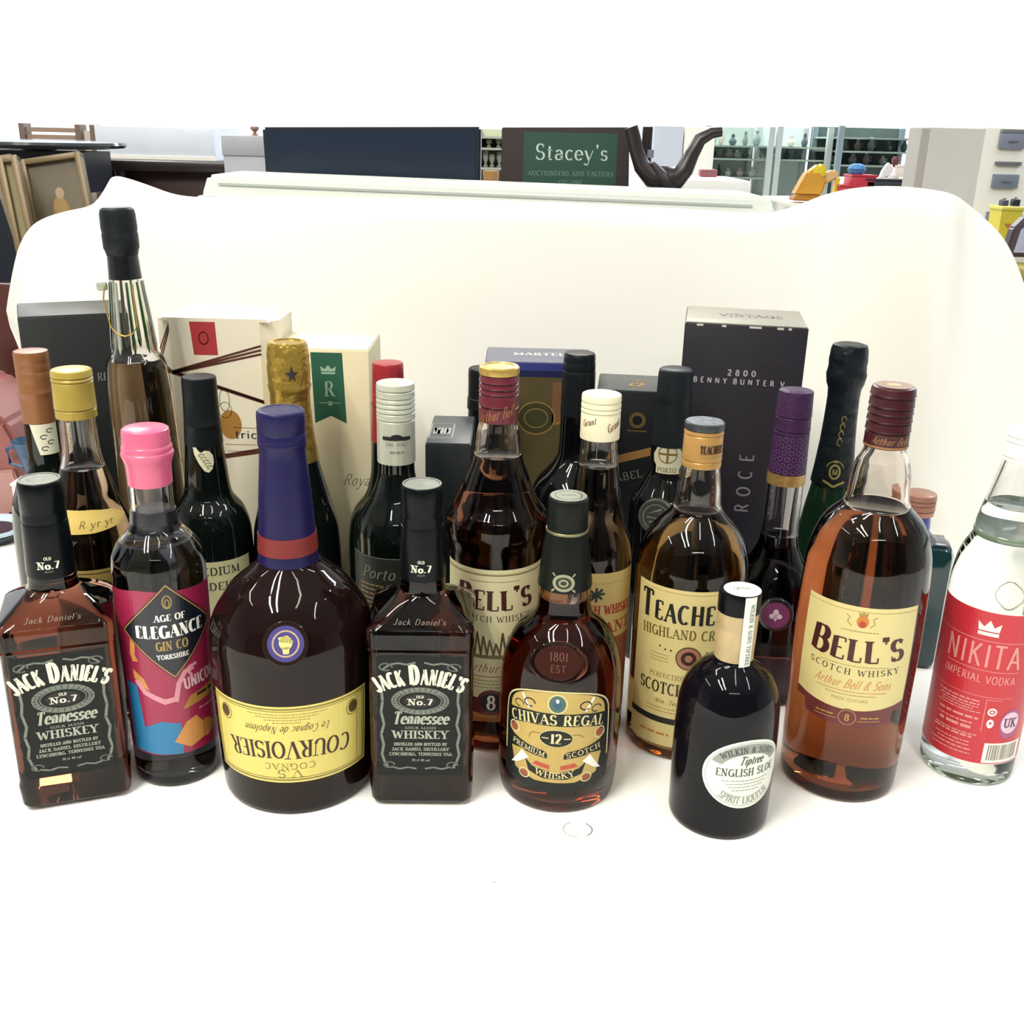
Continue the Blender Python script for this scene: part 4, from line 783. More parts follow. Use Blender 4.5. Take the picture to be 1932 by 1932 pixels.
# ------------------------------------------------------------------ cartons
def carton(name, label, x0, x1, y0, y1, h, m, top=None, rz=0, bev=.0008):
    cx, cy = (x0+x1)/2, (y0+y1)/2; t = thing(name, label, 'box', (cx, cy, 0), rz); w_, d = x1-x0, y1-y0
    o = box('carton', (0, 0, h/2), (w_, d, h), m, t, bev)
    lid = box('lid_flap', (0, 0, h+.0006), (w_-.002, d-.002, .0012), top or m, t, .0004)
    front = Canvas(flatmap((0, -d/2, 0), (1, 0, 0), (0, 0, 1))); topc = Canvas(flatmap((0, 0, h+.0012), (1, 0, 0), (0, 1, 0)))
    return t, front, topc, w_, d
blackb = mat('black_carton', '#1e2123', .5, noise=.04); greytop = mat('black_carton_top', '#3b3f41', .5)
t, fr, tp, w_, d = carton('bottle_carton', 'plain black carton at the far left behind the tan-capped bottle', -.507, -.407, 1.017, 1.107, .292, blackb, greytop, rz=radians(25))
text(fr, inkgr, 'RESERVE', .034, .226, .0075, width=.036, thick=.12, thin=.06); text(fr, inkgr, 'N M', .038, .2095, .006, thick=.12, thin=.06); fr.build('front_print', t)
# white panelled carton with chamfered corners and brown cord stripes
t = thing('bottle_carton', 'white eight-sided carton with red stamp and brown ribbon stripes, behind the heart-sealed port', 'box', (-.2940, 1.048, 0))
cm = mat('ivory_carton', '#ece5cf', .5, noise=.02); W, D, c_, H = .060, .045, .016, .2930
pts = [(-W, -D+c_), (-W+c_, -D), (W-c_, -D), (W, -D+c_), (W, D-c_), (W-c_, D), (-W+c_, D), (-W, D-c_)]
v = [(x, y, 0) for x, y in pts]+[(x, y, H) for x, y in pts]
f = [list(range(8))[::-1], list(range(8, 16))]+[[i, (i+1) % 8, (i+1) % 8+8, i+8] for i in range(8)]
pydata('carton', v, f, cm, t)
prism('lid_flap', [(-W+.006, H), (W-.006, H), (W-.010, H+.003), (-W+.010, H+.003)], -D, D-.004, cm, t)
fr = Canvas(flatmap((0, -D, 0), (1, 0, 0), (0, 0, 1))); br = mat('brown_ribbon_ink', '#5d3023', .5); rst = mat('stamp_red', '#b8383c', .5)
fr.poly(rst, [(-.0240, .2925), (.0010, .2925), (.0020, .2600), (-.0215, .2600)], 0); fr.oval(mat('stamp_dark', '#8d2c30', .5), -.011, .2765, .0045, .0060, .0012, 1)
for a, b, c2, d2 in ((-.044, .243, .044, .2700),): 
    for k in range(3): fr.line(br, [(a, b-.003*k*.3), (c2, d2-.0040*k)], .0022, 1)
for k in range(3): fr.line(br, [(-.044, .2410+.0012*k), (.044, .2130+.0010*k)], .0018, 1)
for k in range(2): fr.line(br, [(-.03, .150+.002*k), (.044, .163+.003*k)], .0025, 1)
fr.oval(inkgr, .005, .2150, .0050, .0110, .0007, 1); fr.oval(inkgr, .005, .2050, .0065, .0080, .0006, 1)
fr.ell(mat('amber_pear_ink', '#b5823a', .5), .0095, .1900, .0110, .0150, 1); text(fr, inkk, 'tric', .024, .1760, .0085, width=.022, thick=.16, thin=.07) if all(c in G for c in 'tric') else None
fr.line(inkgr, [(.012, .1870), (.04, .1870)], .0006, 1); greek(fr, tan_ink, .018, .1690, .03, .0008, 1, 5); greek(fr, tan_ink, .018, .1620, .026, .0008, 1, 6)
fr.build('front_print', t)
n_ = sqrt(2)
fl = Canvas(flatmap((-W+c_/2, -D+c_/2, 0), (1, -1, 0), (0, 0, 1)))
for k in range(3): fl.line(br, [(-.011, .262-.006*k), (.011, .290-.003*k)], .0018, 1)
for k in range(3): fl.line(br, [(-.011, .250-.004*k), (.011, .243-.001*k)], .0018, 1)
fl.build('side_print', t)
# cream carton with green ribbon
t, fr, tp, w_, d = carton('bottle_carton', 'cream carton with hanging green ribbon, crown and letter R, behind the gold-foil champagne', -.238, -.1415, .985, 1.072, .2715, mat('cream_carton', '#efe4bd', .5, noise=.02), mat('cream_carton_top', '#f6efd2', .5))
gr = mat('green_ribbon_ink', '#2f6b52', .5); pg = mat('pale_green_ink', '#a9cdb4', .5)
fr.poly(gr, [(-.008, .2690), (.0225, .2690), (.0250, .1990), (.0100, .2065), (-.0060, .1990)], 0)
crown(fr, pg, .0085, .2480, .0135, .0090, 1); text(fr, pg, 'R', .0090, .2265, .0140, thick=.15, thin=.06); fr.line(pg, [(-.001, .2195), (.0195, .2195)], .0007, 1); fr.ell(pg, .0095, .2190, .0025, .0022, 1)
text(fr, mat('grey_script', '#8f8a6c', .5), 'Royal', .034, .135, .012, width=.03, slant=.4, thick=.07, thin=.04, serif=0); fr.build('front_print', t)
# small black carton
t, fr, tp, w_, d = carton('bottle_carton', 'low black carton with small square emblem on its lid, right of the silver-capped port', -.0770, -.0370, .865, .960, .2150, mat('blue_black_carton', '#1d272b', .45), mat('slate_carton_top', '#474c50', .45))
gp = mat('pale_grey_print', '#9aa19c', .5)
tp.line(gp, [(-.0185, -.030), (.002, -.030), (.002, .018), (-.0185, .018)], .0012, 0, True); text(tp, gp, 'NOI', -.008, -.018, .020, width=.014, thick=.2, thin=.12, serif=0); tp.build('lid_print', t)
text(fr, mat('dim_grey_print', '#40484c', .5), 'PORTO', -.006, .150, .007, width=.05, rot=pi/2); fr.build('front_print', t)
# blue and gold carton
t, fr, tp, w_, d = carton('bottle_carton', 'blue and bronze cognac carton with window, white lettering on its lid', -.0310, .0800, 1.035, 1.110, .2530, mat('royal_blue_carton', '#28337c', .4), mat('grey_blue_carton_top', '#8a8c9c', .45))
text(tp, inkw, 'MARTELL', .004, -.004, .013, width=.062, thick=.18, thin=.08); tp.build('lid_print', t)
fr.rect(mat('navy_ink', '#1b2350', .45), -w_/2, .2390, w_/2, .2455, 0); brz = mat('bronze_print', '#6b6040', .4, .3, noise=.35, nscale=30); fr.rect(brz, -w_/2, .05, w_/2, .2388, 0); fr.rect(mat('copper_print', '#93694a', .4, .2, noise=.2), .014, .1900, .034, .2340, 1)
fr.ell(mat('dark_bronze_print', '#4c4a30', .4, .2), -.002, .196, .018, .016, 1); fr.oval(inkg, -.002, .196, .019, .017, .0009, 2); fr.oval(tan_ink, -.002, .196, .012, .010, .0008, 2); fr.line(inkg, [(.018, .190), (.030, .196), (.040, .210)], .0012, 2); fr.build('front_print', t)
# black whisky carton
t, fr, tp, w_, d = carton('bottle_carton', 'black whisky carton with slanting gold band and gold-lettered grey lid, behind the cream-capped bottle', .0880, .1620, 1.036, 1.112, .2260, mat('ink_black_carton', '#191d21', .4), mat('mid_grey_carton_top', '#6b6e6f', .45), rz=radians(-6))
text(tp, inkg, '12', .003, -.020, .017, width=.017, thick=.2, thin=.1); tp.poly(inkg, [(-.002, .006), (.006, .012), (.012, .006), (.005, .008)], 1); tp.build('lid_print', t)
dgi = mat('dim_gold_ink', '#6d5a2c', .5); fr.ell(dgi, .006, .1960, .0085, .0085, 0); fr.ell(MC['ink_black_carton'], .006, .1960, .0050, .0050, 1); fr.rect(dgi, -.004, .184, .016, .1855, 1)
fr.poly(mat('tan_band_ink', '#a87b45', .45), [(-.030, .1430), (.022, .1590), (.022, .1680), (-.030, .1520)], 0); text(fr, inkgr, 'LABEL', -.002, .131, .008, width=.036, rot=.25, thick=.12, thin=.07); fr.build('front_print', t)
# tall black-purple carton
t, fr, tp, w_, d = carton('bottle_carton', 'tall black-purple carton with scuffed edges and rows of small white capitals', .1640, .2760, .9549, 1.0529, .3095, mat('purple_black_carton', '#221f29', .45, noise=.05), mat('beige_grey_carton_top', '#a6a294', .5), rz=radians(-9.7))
wp = mat('faded_white_ink', '#b5b3b6', .5)
text(fr, wp, '2 8 0 0', .000, .2625, .0052, width=.026, thick=.22, thin=.18, serif=0); text(fr, wp, 'B E N N Y  B U N T E R  V', -.002, .2545, .0048, width=.084, thick=.22, thin=.18, serif=0)
text(fr, mat('dim_violet_ink', '#3d3840', .5), 'RESERVE', .028, .2760, .0035, width=.03)
for k, ch in enumerate('ECOR'): text(fr, mat('grey_violet_ink', '#8a878c', .5), ch, .019, .1830-.0170*k, .0125, rot=pi/2, thick=.14, thin=.1, serif=0)
for x_, l_ in ((-.043, .006), (-.02, .004), (.005, .011), (.03, .006), (.040, .003)): fr.rect(mat('scuffed_card', '#cfccc4', .6), x_-.002, .3072, x_-.002+l_, .3092, 1)
fr.build('front_print', t)
text(tp, mat('lid_grey_ink', '#8b887d', .5), 'VINTAGE', .006, -.006, .014, width=.06, thick=.14, thin=.08); tp.build('lid_print', t)

# ------------------------------------------------------------------ table, sheet, paper backdrop
t = thing('table', 'long wooden table under the white sheet', 'table', (0, .7, 0)); wood = mat('brown_wood', '#9a6b40', .5, noise=.25, nscale=12)
box('tabletop', (.05, -.265, -.018), (2.7, 1.87, .030), wood, t, .002)
for x, y in ((-1.2, -1.0), (1.3, -1.0), (-1.2, .6), (1.3, .6)): box('leg', (x, y, -.39), (.06, .06, .72), wood, t)
o = box('white_sheet', (.1, .41, -.0015), (2.4, 1.72, .003), cloth_white); tag(o, 'white sheet laid flat over the table under all the bottles', 'sheet')
o = thing('stain', 'faint grey ring stain on the white sheet in front of the scroll-label whisky', 'stain', (.0530, .6226, .0))
cv = Canvas(flatmap((0, 0, .0001), (1, 0, 0), (0, 1, 0))); sm = mat('faint_stain', '#e0dccf', .7)
cv.line(sm, [(.0095*cos(a)*1.1, .0085*sin(a)) for a in [radians(q) for q in range(-60, 70, 12)]], .0014, 0); cv.line(sm, [(.0105*cos(a), .0090*sin(a)) for a in [radians(q) for q in range(110, 290, 15)]], .0010, 0); cv.build('ring_mark', o)
cv = Canvas(flatmap((-.006, .5642, .0002), (1, 0, 0), (0, 1, 0))); cv.ell(mat('speck', '#b9b4b8', .7), 0, 0, .0013, .0010, 0); oo = cv.build('speck', None); tag(oo, 'tiny grey speck on the white sheet in the foreground', 'speck')

# paper backdrop: plan line (x, y) and top height along it
plan = [(-.578, 1.155, .268), (-.573, 1.165, .300), (-.566, 1.175, .332), (-.556, 1.18, .352), (-.540, 1.18, .366), (-.510, 1.18, .376), (-.479, 1.18, .382), (-.468, 1.18, .392), (-.459, 1.18, .404), (-.451, 1.18, .4165),
        (-.43, 1.18, .4120), (-.41, 1.18, .4055), (-.385, 1.18, .397), (-.36, 1.18, .3945), (-.30, 1.18, .3965), (-.2, 1.18, .398), (-.1, 1.18, .399), (0, 1.18, .399), (.1, 1.18, .397), (.2, 1.18, .3945), (.27, 1.18, .391), (.31, 1.178, .401),
        (.340, 1.172, .413), (.375, 1.160, .4235), (.405, 1.145, .4270), (.432, 1.130, .4240), (.452, 1.118, .4170), (.472, 1.108, .4070), (.490, 1.100, .3930), (.505, 1.095, .3790), (.520, 1.092, .3570), (.535, 1.090, .3290), (.548, 1.090, .2990), (.560, 1.090, .2600), (.575, 1.092, .2000), (.59, 1.095, .130), (.61, 1.10, .07)]
for _ in range(2):      # round off the corners of the paper's outline
    q_ = [plan[0]]
    for a_, b_ in zip(plan, plan[1:]): q_ += [tuple(a_[i]*.75+b_[i]*.25 for i in range(3)), tuple(a_[i]*.25+b_[i]*.75 for i in range(3))]
    plan = q_+[plan[-1]]
def backdrop():
    v = []; f = []; NZ = 26; n = len(plan)
    # refine plan
    P = []
    for i in range(n-1):
        a, b = plan[i], plan[i+1]; L = hypot(b[0]-a[0], b[1]-a[1]); k = max(1, int(L/.012))
        for j in range(k): s_ = j/k; P.append(tuple(a[q]+(b[q]-a[q])*s_ for q in range(3)))
    P.append(plan[-1])
    rows = []
    for i, (x, y, zt) in enumerate(P):
        rad = min(.038, zt*.45); prof = [(-rad-.008, .0008), (-rad-.002, .0008)]
        for q in range(1, 9):
            a = pi/2*q/8; prof.append((-rad+rad*sin(a), .0008+rad*(1-cos(a))))
        for q in range(1, 15):
            s_ = q/14; z = .0008+rad+(zt-rad)*s_
            fold = (.050*math.exp(-((x-.430-.03*(1-s_))/.030)**2)-.022*math.exp(-((x-.350-.03*(1-s_))/.040)**2))*s_**.8 if x > .3 else 0
            wv = .0025*sin(x*9+1)*sin(pi*s_)
            prof.append((.018*s_*s_+wv-fold, z))
        if x < -.36: jag = .0015*(((i*37) % 7)/7-.5)
        else: jag = 0
        last = prof[-1]; prof[-1] = (last[0], last[1]+jag)
        # rolls back over the tub
        for q in range(1, 6):
            a = pi*q/8; prof.append((last[0]+.010*(1-cos(a)), last[1]+.010*sin(a)*.25-.012*q*q/25))
        rows.append([(max(x, -.578 if z > .26 else -.578+.085*(.26-z)/.26), y+dy, z) for dy, z in prof])
    m_ = len(rows[0])
    for r in rows: v += r
    for i in range(len(rows)-1):
        for k in range(m_-1): f.append([i*m_+k, (i+1)*m_+k, (i+1)*m_+k+1, i*m_+k+1])
    o = pydata('paper_backdrop', v, f, paper, None, 60)
    md = o.modifiers.new('thick', 'SOLIDIFY'); md.thickness = .0006; md.offset = 1
    return tag(o, 'large white paper backdrop curving up behind all the bottles and cartons', 'backdrop')
backdrop()

# clear plastic tub carrying the backdrop
t = thing('plastic_tub', 'long translucent plastic storage tub standing behind the paper backdrop', 'tub', (-.034, 1.305, 0))
pt = mat('frosted_plastic', '#dfe3dc', .3, spec=.6, noise=.03, nscale=30)
box('tub_wall', (0, 0, .195), (.62, .13, .39), pt, t, .02)
prism('lid', [(-.332, .388), (-.330, .398), (-.322, .4195), (.318, .4100), (.326, .400), (.328, .380)], -.072, .072, pt, t, .004)
prism('lid_rim', [(-.334, .3905), (-.334, .3965), (.330, .3875), (.330, .3815)], -.078, .078, mat('tub_rim_plastic', '#c9cfca', .3), t, .001)
prism('lid_rib', [(-.310, .4085), (-.310, .4110), (.300, .4010), (.300, .3985)], -.0735, -.072, mat('tub_rib_plastic', '#b9c2bd', .35), t)

# ------------------------------------------------------------------ the room
def struct(o): o['kind'] = 'structure'; return o
wall_m = mat('white_wall', '#fafafa', .8, noise=.01); floor_m = mat('grey_floor', '#8b8a86', .6, noise=.1, nscale=4)
struct(box('floor', (0, 2.2, -.78), (9, 9.2, .04), floor_m)); struct(box('wall_back', (0, 6.3, .72), (9, .1, 2.96), wall_m))
struct(box('wall_left', (-4.5, 2.2, .72), (.1, 9.2, 2.96), wall_m)); struct(box('wall_right', (4.5, 2.2, .72), (.1, 9.2, 2.96), wall_m))
struct(box('ceiling', (0, 2.2, 2.22), (9, 9.2, .04), wall_m))
dk = mat('dark_walnut', '#2c2324', .35, noise=.2, nscale=15); dk2 = mat('blue_black_wood', '#2a2f3a', .35)
# dark stool with round top and picture frames, far left
t = thing('side_table', 'dark round-edged side table top at the upper left, in front of the louvred chair', 'table', (-.750, 1.70, -.76))
lathe('tabletop', [(.10, 1.194), (.126, 1.196), (.130, 1.200), (.128, 1.204), (.10, 1.206)], mat('polished_dark_wood', '#3a4046', .15, spec=.7), t)
lathe('pedestal', [(.07, 0), (.07, .02), (.03, .05), (.02, .3), (.03, .5), (.02, .8), (.025, 1.195)], dk2, t); box('apron', (0, .02, 1.16), (.16, .12, .06), dk2, t)
t = thing('chair', 'slatted brown chair back rising behind the dark side table', 'chair', (-.818, 1.95, -.76)); bw = mat('taupe_wood', '#8f7c72', .4)
for x in (-.063, .036, .062): box('post', (x, 0, 1.0), (.009, .03, .46), bw, t)
for z in (1.232, 1.220, 1.205, 1.190): box('slat', (-.014, 0, z-.012), (.094, .012, .0075), mat('pale_taupe_wood', '#b9a290', .35), t)
box('seat', (0, -.06, .77), (.16, .2, .03), bw, t)
box('upholstery', (.049, .004, 1.10), (.020, .01, .24), mat('ivory_upholstery', '#efe4d2', .7), t)
for i in (-1, 1):
    for j in (-.14, .02): box('leg', (i*.06, j, .38), (.02, .02, .76), bw, t)
def frame(label, x, y, z, w_, h, lean, art, mo, gm_, ang=0):
    t = thing('picture_frame', label, 'picture', (x, y, .2480)); t.rotation_euler = (radians(-14), lean, ang)
    for nm, c, s_ in (('frame_rail', (0, 0, .004), (w_, .016, .008)), ('frame_rail', (0, 0, h-.004), (w_, .016, .008)), ('frame_stile', (-w_/2+.004, 0, h/2), (.008, .0165, h)), ('frame_stile', (w_/2-.004, 0, h/2), (.008, .0165, h))): box(nm, c, s_, gm_, t, .001)
    box('painting', (0, .003, h/2), (w_-.014, .006, h-.014), art, t)
    if w_ > .05:
        c_ = Canvas(flatmap((0, -.0002, h/2), (1, 0, 0), (0, 0, 1))); c_.ell(mat('umber_paint', '#3d2c22', .6, noise=.3), .006, -.040, .022, .038, 0); c_.ell(mat('ochre_paint', '#a08048', .6, noise=.3), 0, .012, .012, .026, 1); c_.ell(mat('flesh_paint', '#b09a78', .6), .002, .042, .006, .008, 2); c_.build('painted_figure', t)
    return t
gfm = mat('worn_gilt', '#7f6c4c', .45, .2, noise=.2, nscale=50)
art = mat('sepia_painting', '#6f6552', .6, noise=.55, nscale=18)
frame('leaning gilt-framed brown painting below the dark side table', -.632, 1.50, .250, .085, .186, radians(-9), art, None, gfm, radians(6))
frame('second gilt frame edge leaning left of the brown painting', -.664, 1.46, .250, .030, .186, radians(-9), mat('dark_backing', '#3d3640', .6), None, mat('brown_gilt', '#7d6a4d', .45, .1), radians(30))
frame('narrow pale gilt frame at the very left edge, below the side table', -.655, 1.42, .24, .026, .186, radians(-8), mat('straw_canvas', '#8f845f', .6, noise=.2), None, gfm, radians(10))
t = thing('cabinet', 'dark blue-black cabinet behind the leaning frames at the left', 'cabinet', (-1.03, 2.25, -.76)); box('carcass', (.0, 0, .59), (.36, .2, 1.18), mat('teal_black_paint', '#23282c', .5), t, .003); box('door', (0, -.103, .6), (.34, .008, 1.1), dk2, t, .002)
t = thing('chest', 'reddish-brown wooden chest beside the table at the left edge', 'chest', (-.785, 1.475, -.76)); box('carcass', (0, 0, .4985), (.35, .17, .997), mat('mahogany', '#4a2722', .4, noise=.25, nscale=10), t, .004)
for z in (.45, .70, .93): o = box('drawer_front', (0, -.089, z), (.32, .012, .20), mat('mahogany2', '#552c26', .35, noise=.2, nscale=10), t, .002); box('handle', (0, -.100, z), (.06, .012, .012), mat('brass', '#b08d4c', .3, .8), o)
# desk with turned legs
t = thing('desk', 'dark brown desk carrying the white-lined crate, upper left behind the backdrop', 'desk', (-.592, 1.98, -.76)); box('desktop', (0, 0, 1.166), (.262, .26, .018), dk, t, .003); box('apron', (0, .01, 1.10), (.245, .23, .12), mat('walnut_front', '#43302d', .4, noise=.2), t, .002)
for x in (-.118, -.098, .118):
    for y in (-.11, .11):
        lathe('leg', [(.010, 0), (.014, .1), (.009, .14), (.013, .4), (.008, .9), (.012, .98), (.008, 1.02), (.010, 1.06), (.012, 1.10), (.012, 1.157)], dk, t, 16).location = (x, y, 0)
t = thing('crate', 'white-lined plastic crate on the dark brown desk', 'crate', (-.645, 2.02, .415)); pw = mat('icy_white_plastic', '#dfe7f2', .3, noise=.1, nscale=25)
box('crate_wall', (0, -.09, .027), (.208, .006, .054), pw, t, .001); box('crate_wall', (0, .09, .027), (.208, .006, .054), pw, t, .001); box('crate_wall', (-.102, 0, .027), (.004, .174, .054), pw, t); box('crate_wall', (.102, 0, .027), (.004, .174, .054), pw, t); box('crate_floor', (0, 0, .002), (.20, .174, .004), pw, t); box('rim', (0, -.093, .003), (.212, .004, .006), white_card, t)
box('plastic_bag', (.0, -.01, .025), (.17, .14, .040), mat('crumpled_clear_bag', '#cdd6e4', .15, noise=.3, nscale=30, bump=1, bscale=30), t, .012)
t = thing('storage_box', 'light grey box between the white crate and the black screen', 'box', (-.421, 1.72, -.76)); gx = mat('light_grey_card', '#b4b6bf', .5, noise=.06)
box('carton', (0, 0, .60), (.074, .08, 1.20), gx, t, .002); box('lid', (0, 0, 1.205), (.077, .084, .030), gx, t, .002); box('tape', (0, -.0405, 1.150), (.05, .001, .006), mat('grey_tape', '#9aa0b0', .3), t)
t = thing('ornament', 'small brown ornament on top of the light grey box', 'ornament', (-.412, 1.70, .4600)); lathe('body', [(.006, 0), (.003, .003), (.002, .005), (.007, .010), (.006, .013)], mat('terracotta', '#a0725c', .5), t, 16)
# black screen
t = thing('television', 'large black flat screen standing behind the tub', 'television', (-.196, 1.75, -.76))
prism('casing', [(-.143, 1.160), (.143, 1.156), (.143, 1.239), (-.1445, 1.232)], -.305, -.27, mat('blue_black_plastic', '#272f3d', .35), t, .003)
prism('screen', [(-.136, 1.166), (.136, 1.162), (.136, 1.234), (-.1375, 1.227)], -.3068, -.304, mat('dark_blue_screen', '#2a3648', .22, spec=.5), t)
box('stand', (0, -.28, .60), (.22, .03, 1.14), blk_plastic, t); box('foot', (0, -.28, .01), (.24, .14, .02), blk_plastic, t, .003)
# narrow shelf glimpse
t = thing('shelf_unit', 'pale shelf with glass oddments seen between the screen and the sign', 'shelf', (-.050, 2.10, -.76))
box('back_panel', (0, .06, .62), (.06, .01, 1.24), mat('pale_olive_board', '#d9dcc0', .6), t)
for z in (1.17, 1.205, 1.225): box('shelf_board', (0, 0, z), (.056, .12, .004), mat('glass_shelf', '#c5cdbf', .2), t)
for i in (-1, 1): box('side_panel', (i*.029, 0, .62), (.003, .12, 1.24), white_card, t)
for k, (x, z, h) in enumerate(((-.016, 1.172, .03), (-.004, 1.172, .024), (.010, 1.172, .028), (-.010, 1.207, .014), (.008, 1.207, .016))):
    g = thing('glass_jar', ['clear goblet at the left of the shelf by the sign', 'squat clear tumbler in the middle of the shelf by the sign', 'clear vase at the right of the shelf by the sign', 'small jar upper left on the shelf by the sign', 'small jar upper right on the shelf by the sign'][k], 'glassware', (-.050+x, 2.06, -.76+z)); lathe('body', [(.004, 0), (.005, .002), (.002, .006), (.006, h*.6), (.005, h)], mat('smoky_clear', '#a8ada2', .1, spec=.8), g, 16)
t = thing('candlestick', 'small tan wooden stand in front of the pale shelf', 'stand', (-.050, 1.86, -.76)); lathe('base', [(.03, 0), (.03, .01), (.008, .03), (.006, 1.12), (.012, 1.15), (.014, 1.172)], mat('tan_wood', '#cf9e62', .5), t, 20)
# sign
t = thing('sign', "green auctioneers' sign on a dark brown board behind the tub", 'sign', (.062, 1.478, -.7595)); t.scale = (1.02, 1, 1)
prism('board', [(-.086, 1.13), (.084, 1.13), (.079, 1.2425), (-.086, 1.2385)], -.024, -.004, mat('dark_brown_board', '#3b302f', .5, noise=.1), t, .001)
fl = Canvas(flatmap((0, -.0242, 0), (1, 0, .008), (0, 0, 1))); sg = mat('sign_green', '#2f5447', .5); sw = mat('sign_white', '#c8d8cc', .5)
fl.poly(sg, [(-.058, 1.138), (.0655, 1.138), (.0640, 1.2335), (-.057, 1.2345)], 0)
text(fl, sw, "Stacey's", .0055, 1.2000, .0195, width=.094, thick=.13, thin=.05, layer=1, serif=.08); text(fl, mat('sign_dim', '#7f9b8e', .5), 'AUCTIONEERS AND VALUERS', .005, 1.1800, .0055, width=.112, thick=.16, thin=.08, layer=1); text(fl, MC['sign_dim'], 'EST. 1982', .005, 1.1700, .0040, width=.03, thick=.16, thin=.08, layer=1)
fl.build('sign_panel', t); box('easel', (0, .02, .62), (.03, .03, 1.2), dk, t)
# carved chair arms
t = thing('chair', 'carved dark wooden chair with curved arms, right of the green sign', 'chair', (.19, 1.42, -.76))
tube('arm', [(-.049, 0, 1.243), (-.045, 0, 1.232), (-.040, 0, 1.214), (-.032, 0, 1.196), (-.018, 0, 1.184), (.000, 0, 1.180), (.014, 0, 1.182), (.024, 0, 1.193), (.032, 0, 1.212), (.041, 0, 1.230), (.055, 0, 1.2385), (.068, 0, 1.2400)], [.009, .009, .0095, .011, .015, .018, .015, .0115, .0095, .0085, .0075, .006], dk, t)
tube('splat', [(-.025, .02, 1.244), (-.025, .02, 1.22), (-.024, .018, 1.19)], .0068, dk, t)
tube('splat', [(-.020, -.01, 1.2), (-.006, -.012, 1.185), (.005, -.012, 1.165), (.004, 0, 1.10)], [.003, .008, .012, .014], dk, t)
box('upright', (0, .0, .90), (.035, .03, .50), dk, t, .004); box('seat', (.08, .12, .66), (.18, .26, .04), dk, t, .005)
for i in (-1, 1):
    for j in (.02, .22): box('leg', (.08+i*.07, j, .32), (.03, .03, .64), dk, t)
tube('finial', [(-.021, .01, 1.206), (-.0205, .01, 1.216)], .0045, mat('grey_knob', '#8d92a6', .4), t)
# white cloth stack behind the chair
t = thing('fridge', 'tall pale blue-white appliance seen between the curved chair arms', 'appliance', (.385, 2.7, -.76)); box('cabinet', (-.03, 0, .63), (.072, .1, 1.26), mat('pale_blue_enamel', '#d3dbea', .4), t, .003); box('door', (.045, .0, .63), (.074, .1, 1.26), mat('ivory_enamel', '#f4f3ea', .5), t, .003)
t = thing('table', 'white-covered display table behind the carved chair', 'table', (.40, 2.42, -.76)); box('tabletop', (0, 0, 1.136), (.17, .26, .03), cloth_white, t, .003); box('skirt', (0, .0, .56), (.165, .25, 1.12), cloth_white, t)
for x, y, z, s_, c, lb in ((.345, 2.33, .398, (.034, .03, .010), '#3d4a6b', 'flat blue case on the white display table by the carved chair'), (.403, 2.34, .401, (.036, .03, .016), '#a35a68', 'dusty pink case on the white display table by the carved chair')):
    g = thing('case', lb, 'case', (x, y, z-.006)); box('body', (0, 0, s_[2]/2), s_, mat('case'+c, c, .5), g, .003); box('clasp', (0, -.0155, s_[2]*.5), (.006, .002, .003), inkgr, g)
# glass cabinets with shelves of small things
def cabinet(label, x0, x1, y, zt, zs, back, frame_m, base_m, zb=-.76, dd=.3):
    t = thing('display_cabinet', label, 'cabinet', ((x0+x1)/2, y, zb)); w_ = x1-x0; H = zt-zb
    box('back_panel', (0, dd-.01, H/2), (w_, .012, H), back, t)
    for i in (-1, 1): box('post', (i*(w_/2-.008), .0, H/2), (.016, .016, H), frame_m, t); box('post', (i*(w_/2-.008), dd-.02, H/2), (.016, .016, H), frame_m, t)
    box('base', (0, dd/2, (.30-zb)/2), (w_, dd, .30-zb), base_m, t)
    for z in zs: box('shelf', (0, dd/2, z-zb), (w_-.01, dd-.02, .005), mat('green_edge_glass', '#a9c2b6', .12, spec=.7), t)
    return t
steel = mat('pale_steel_frame', '#cfdcda', .3); mint = mat('mint_back_panel', '#d3e6dd', .5, noise=.2, nscale=18)
cabinet('left glass display cabinet full of china, behind the carved chair', .535, .735, 3.2, .510, (.367, .419, .455), mint, steel, white_card)
cabinet('middle glass display cabinet, behind the orange ornament', .742, .905, 3.2, .512, (.42, .455), mat('bright_back_panel', '#e6f5f2', .5, noise=.06), steel, white_card)
cabinet('right dark-backed glass display cabinet beside the grey pillar', .905, 1.190, 3.15, .517, (.410, .448, .485), mat('sage_back_panel', '#6f817d', .5, noise=.25, nscale=14), mat('blue_steel_frame', '#9fb4bd', .3), white_card)
rnd = random.Random(12)
kinds = [('cup', '#e9efe9'), ('vase', '#5b6f7d'), ('jug', '#d8cfc6'), ('figurine', '#e7e2d6'), ('bowl', '#9fb3b0'), ('bottle', '#3d4b4b'), ('vase', '#8da29b')]
place = [('left', .575, .367), ('left', .60, .367), ('left', .63, .367), ('left', .665, .367), ('left', .70, .367), ('left', .578, .419), ('left', .602, .419), ('left', .628, .419), ('left', .652, .419), ('left', .677, .419), ('left', .575, .455), ('left', .60, .455), ('left', .635, .455), ('left', .672, .455), ('left', .706, .455),
         ('middle', .77, .42), ('middle', .80, .42), ('middle', .83, .42), ('middle', .775, .455), ('middle', .81, .455), ('middle', .85, .455),
         ('right', .93, .41), ('right', .965, .41), ('right', 1.0, .41), ('right', 1.04, .41), ('right', 1.09, .41), ('right', .935, .448), ('right', .975, .448), ('right', 1.01, .448), ('right', 1.05, .448), ('right', 1.10, .448), ('right', 1.15, .448)]
names_h = {'left': {.367: 'bottom', .419: 'middle', .455: 'top'}, 'middle': {.42: 'lower', .455: 'upper'}, 'right': {.41: 'lower', .448: 'upper'}}
cnt = {}
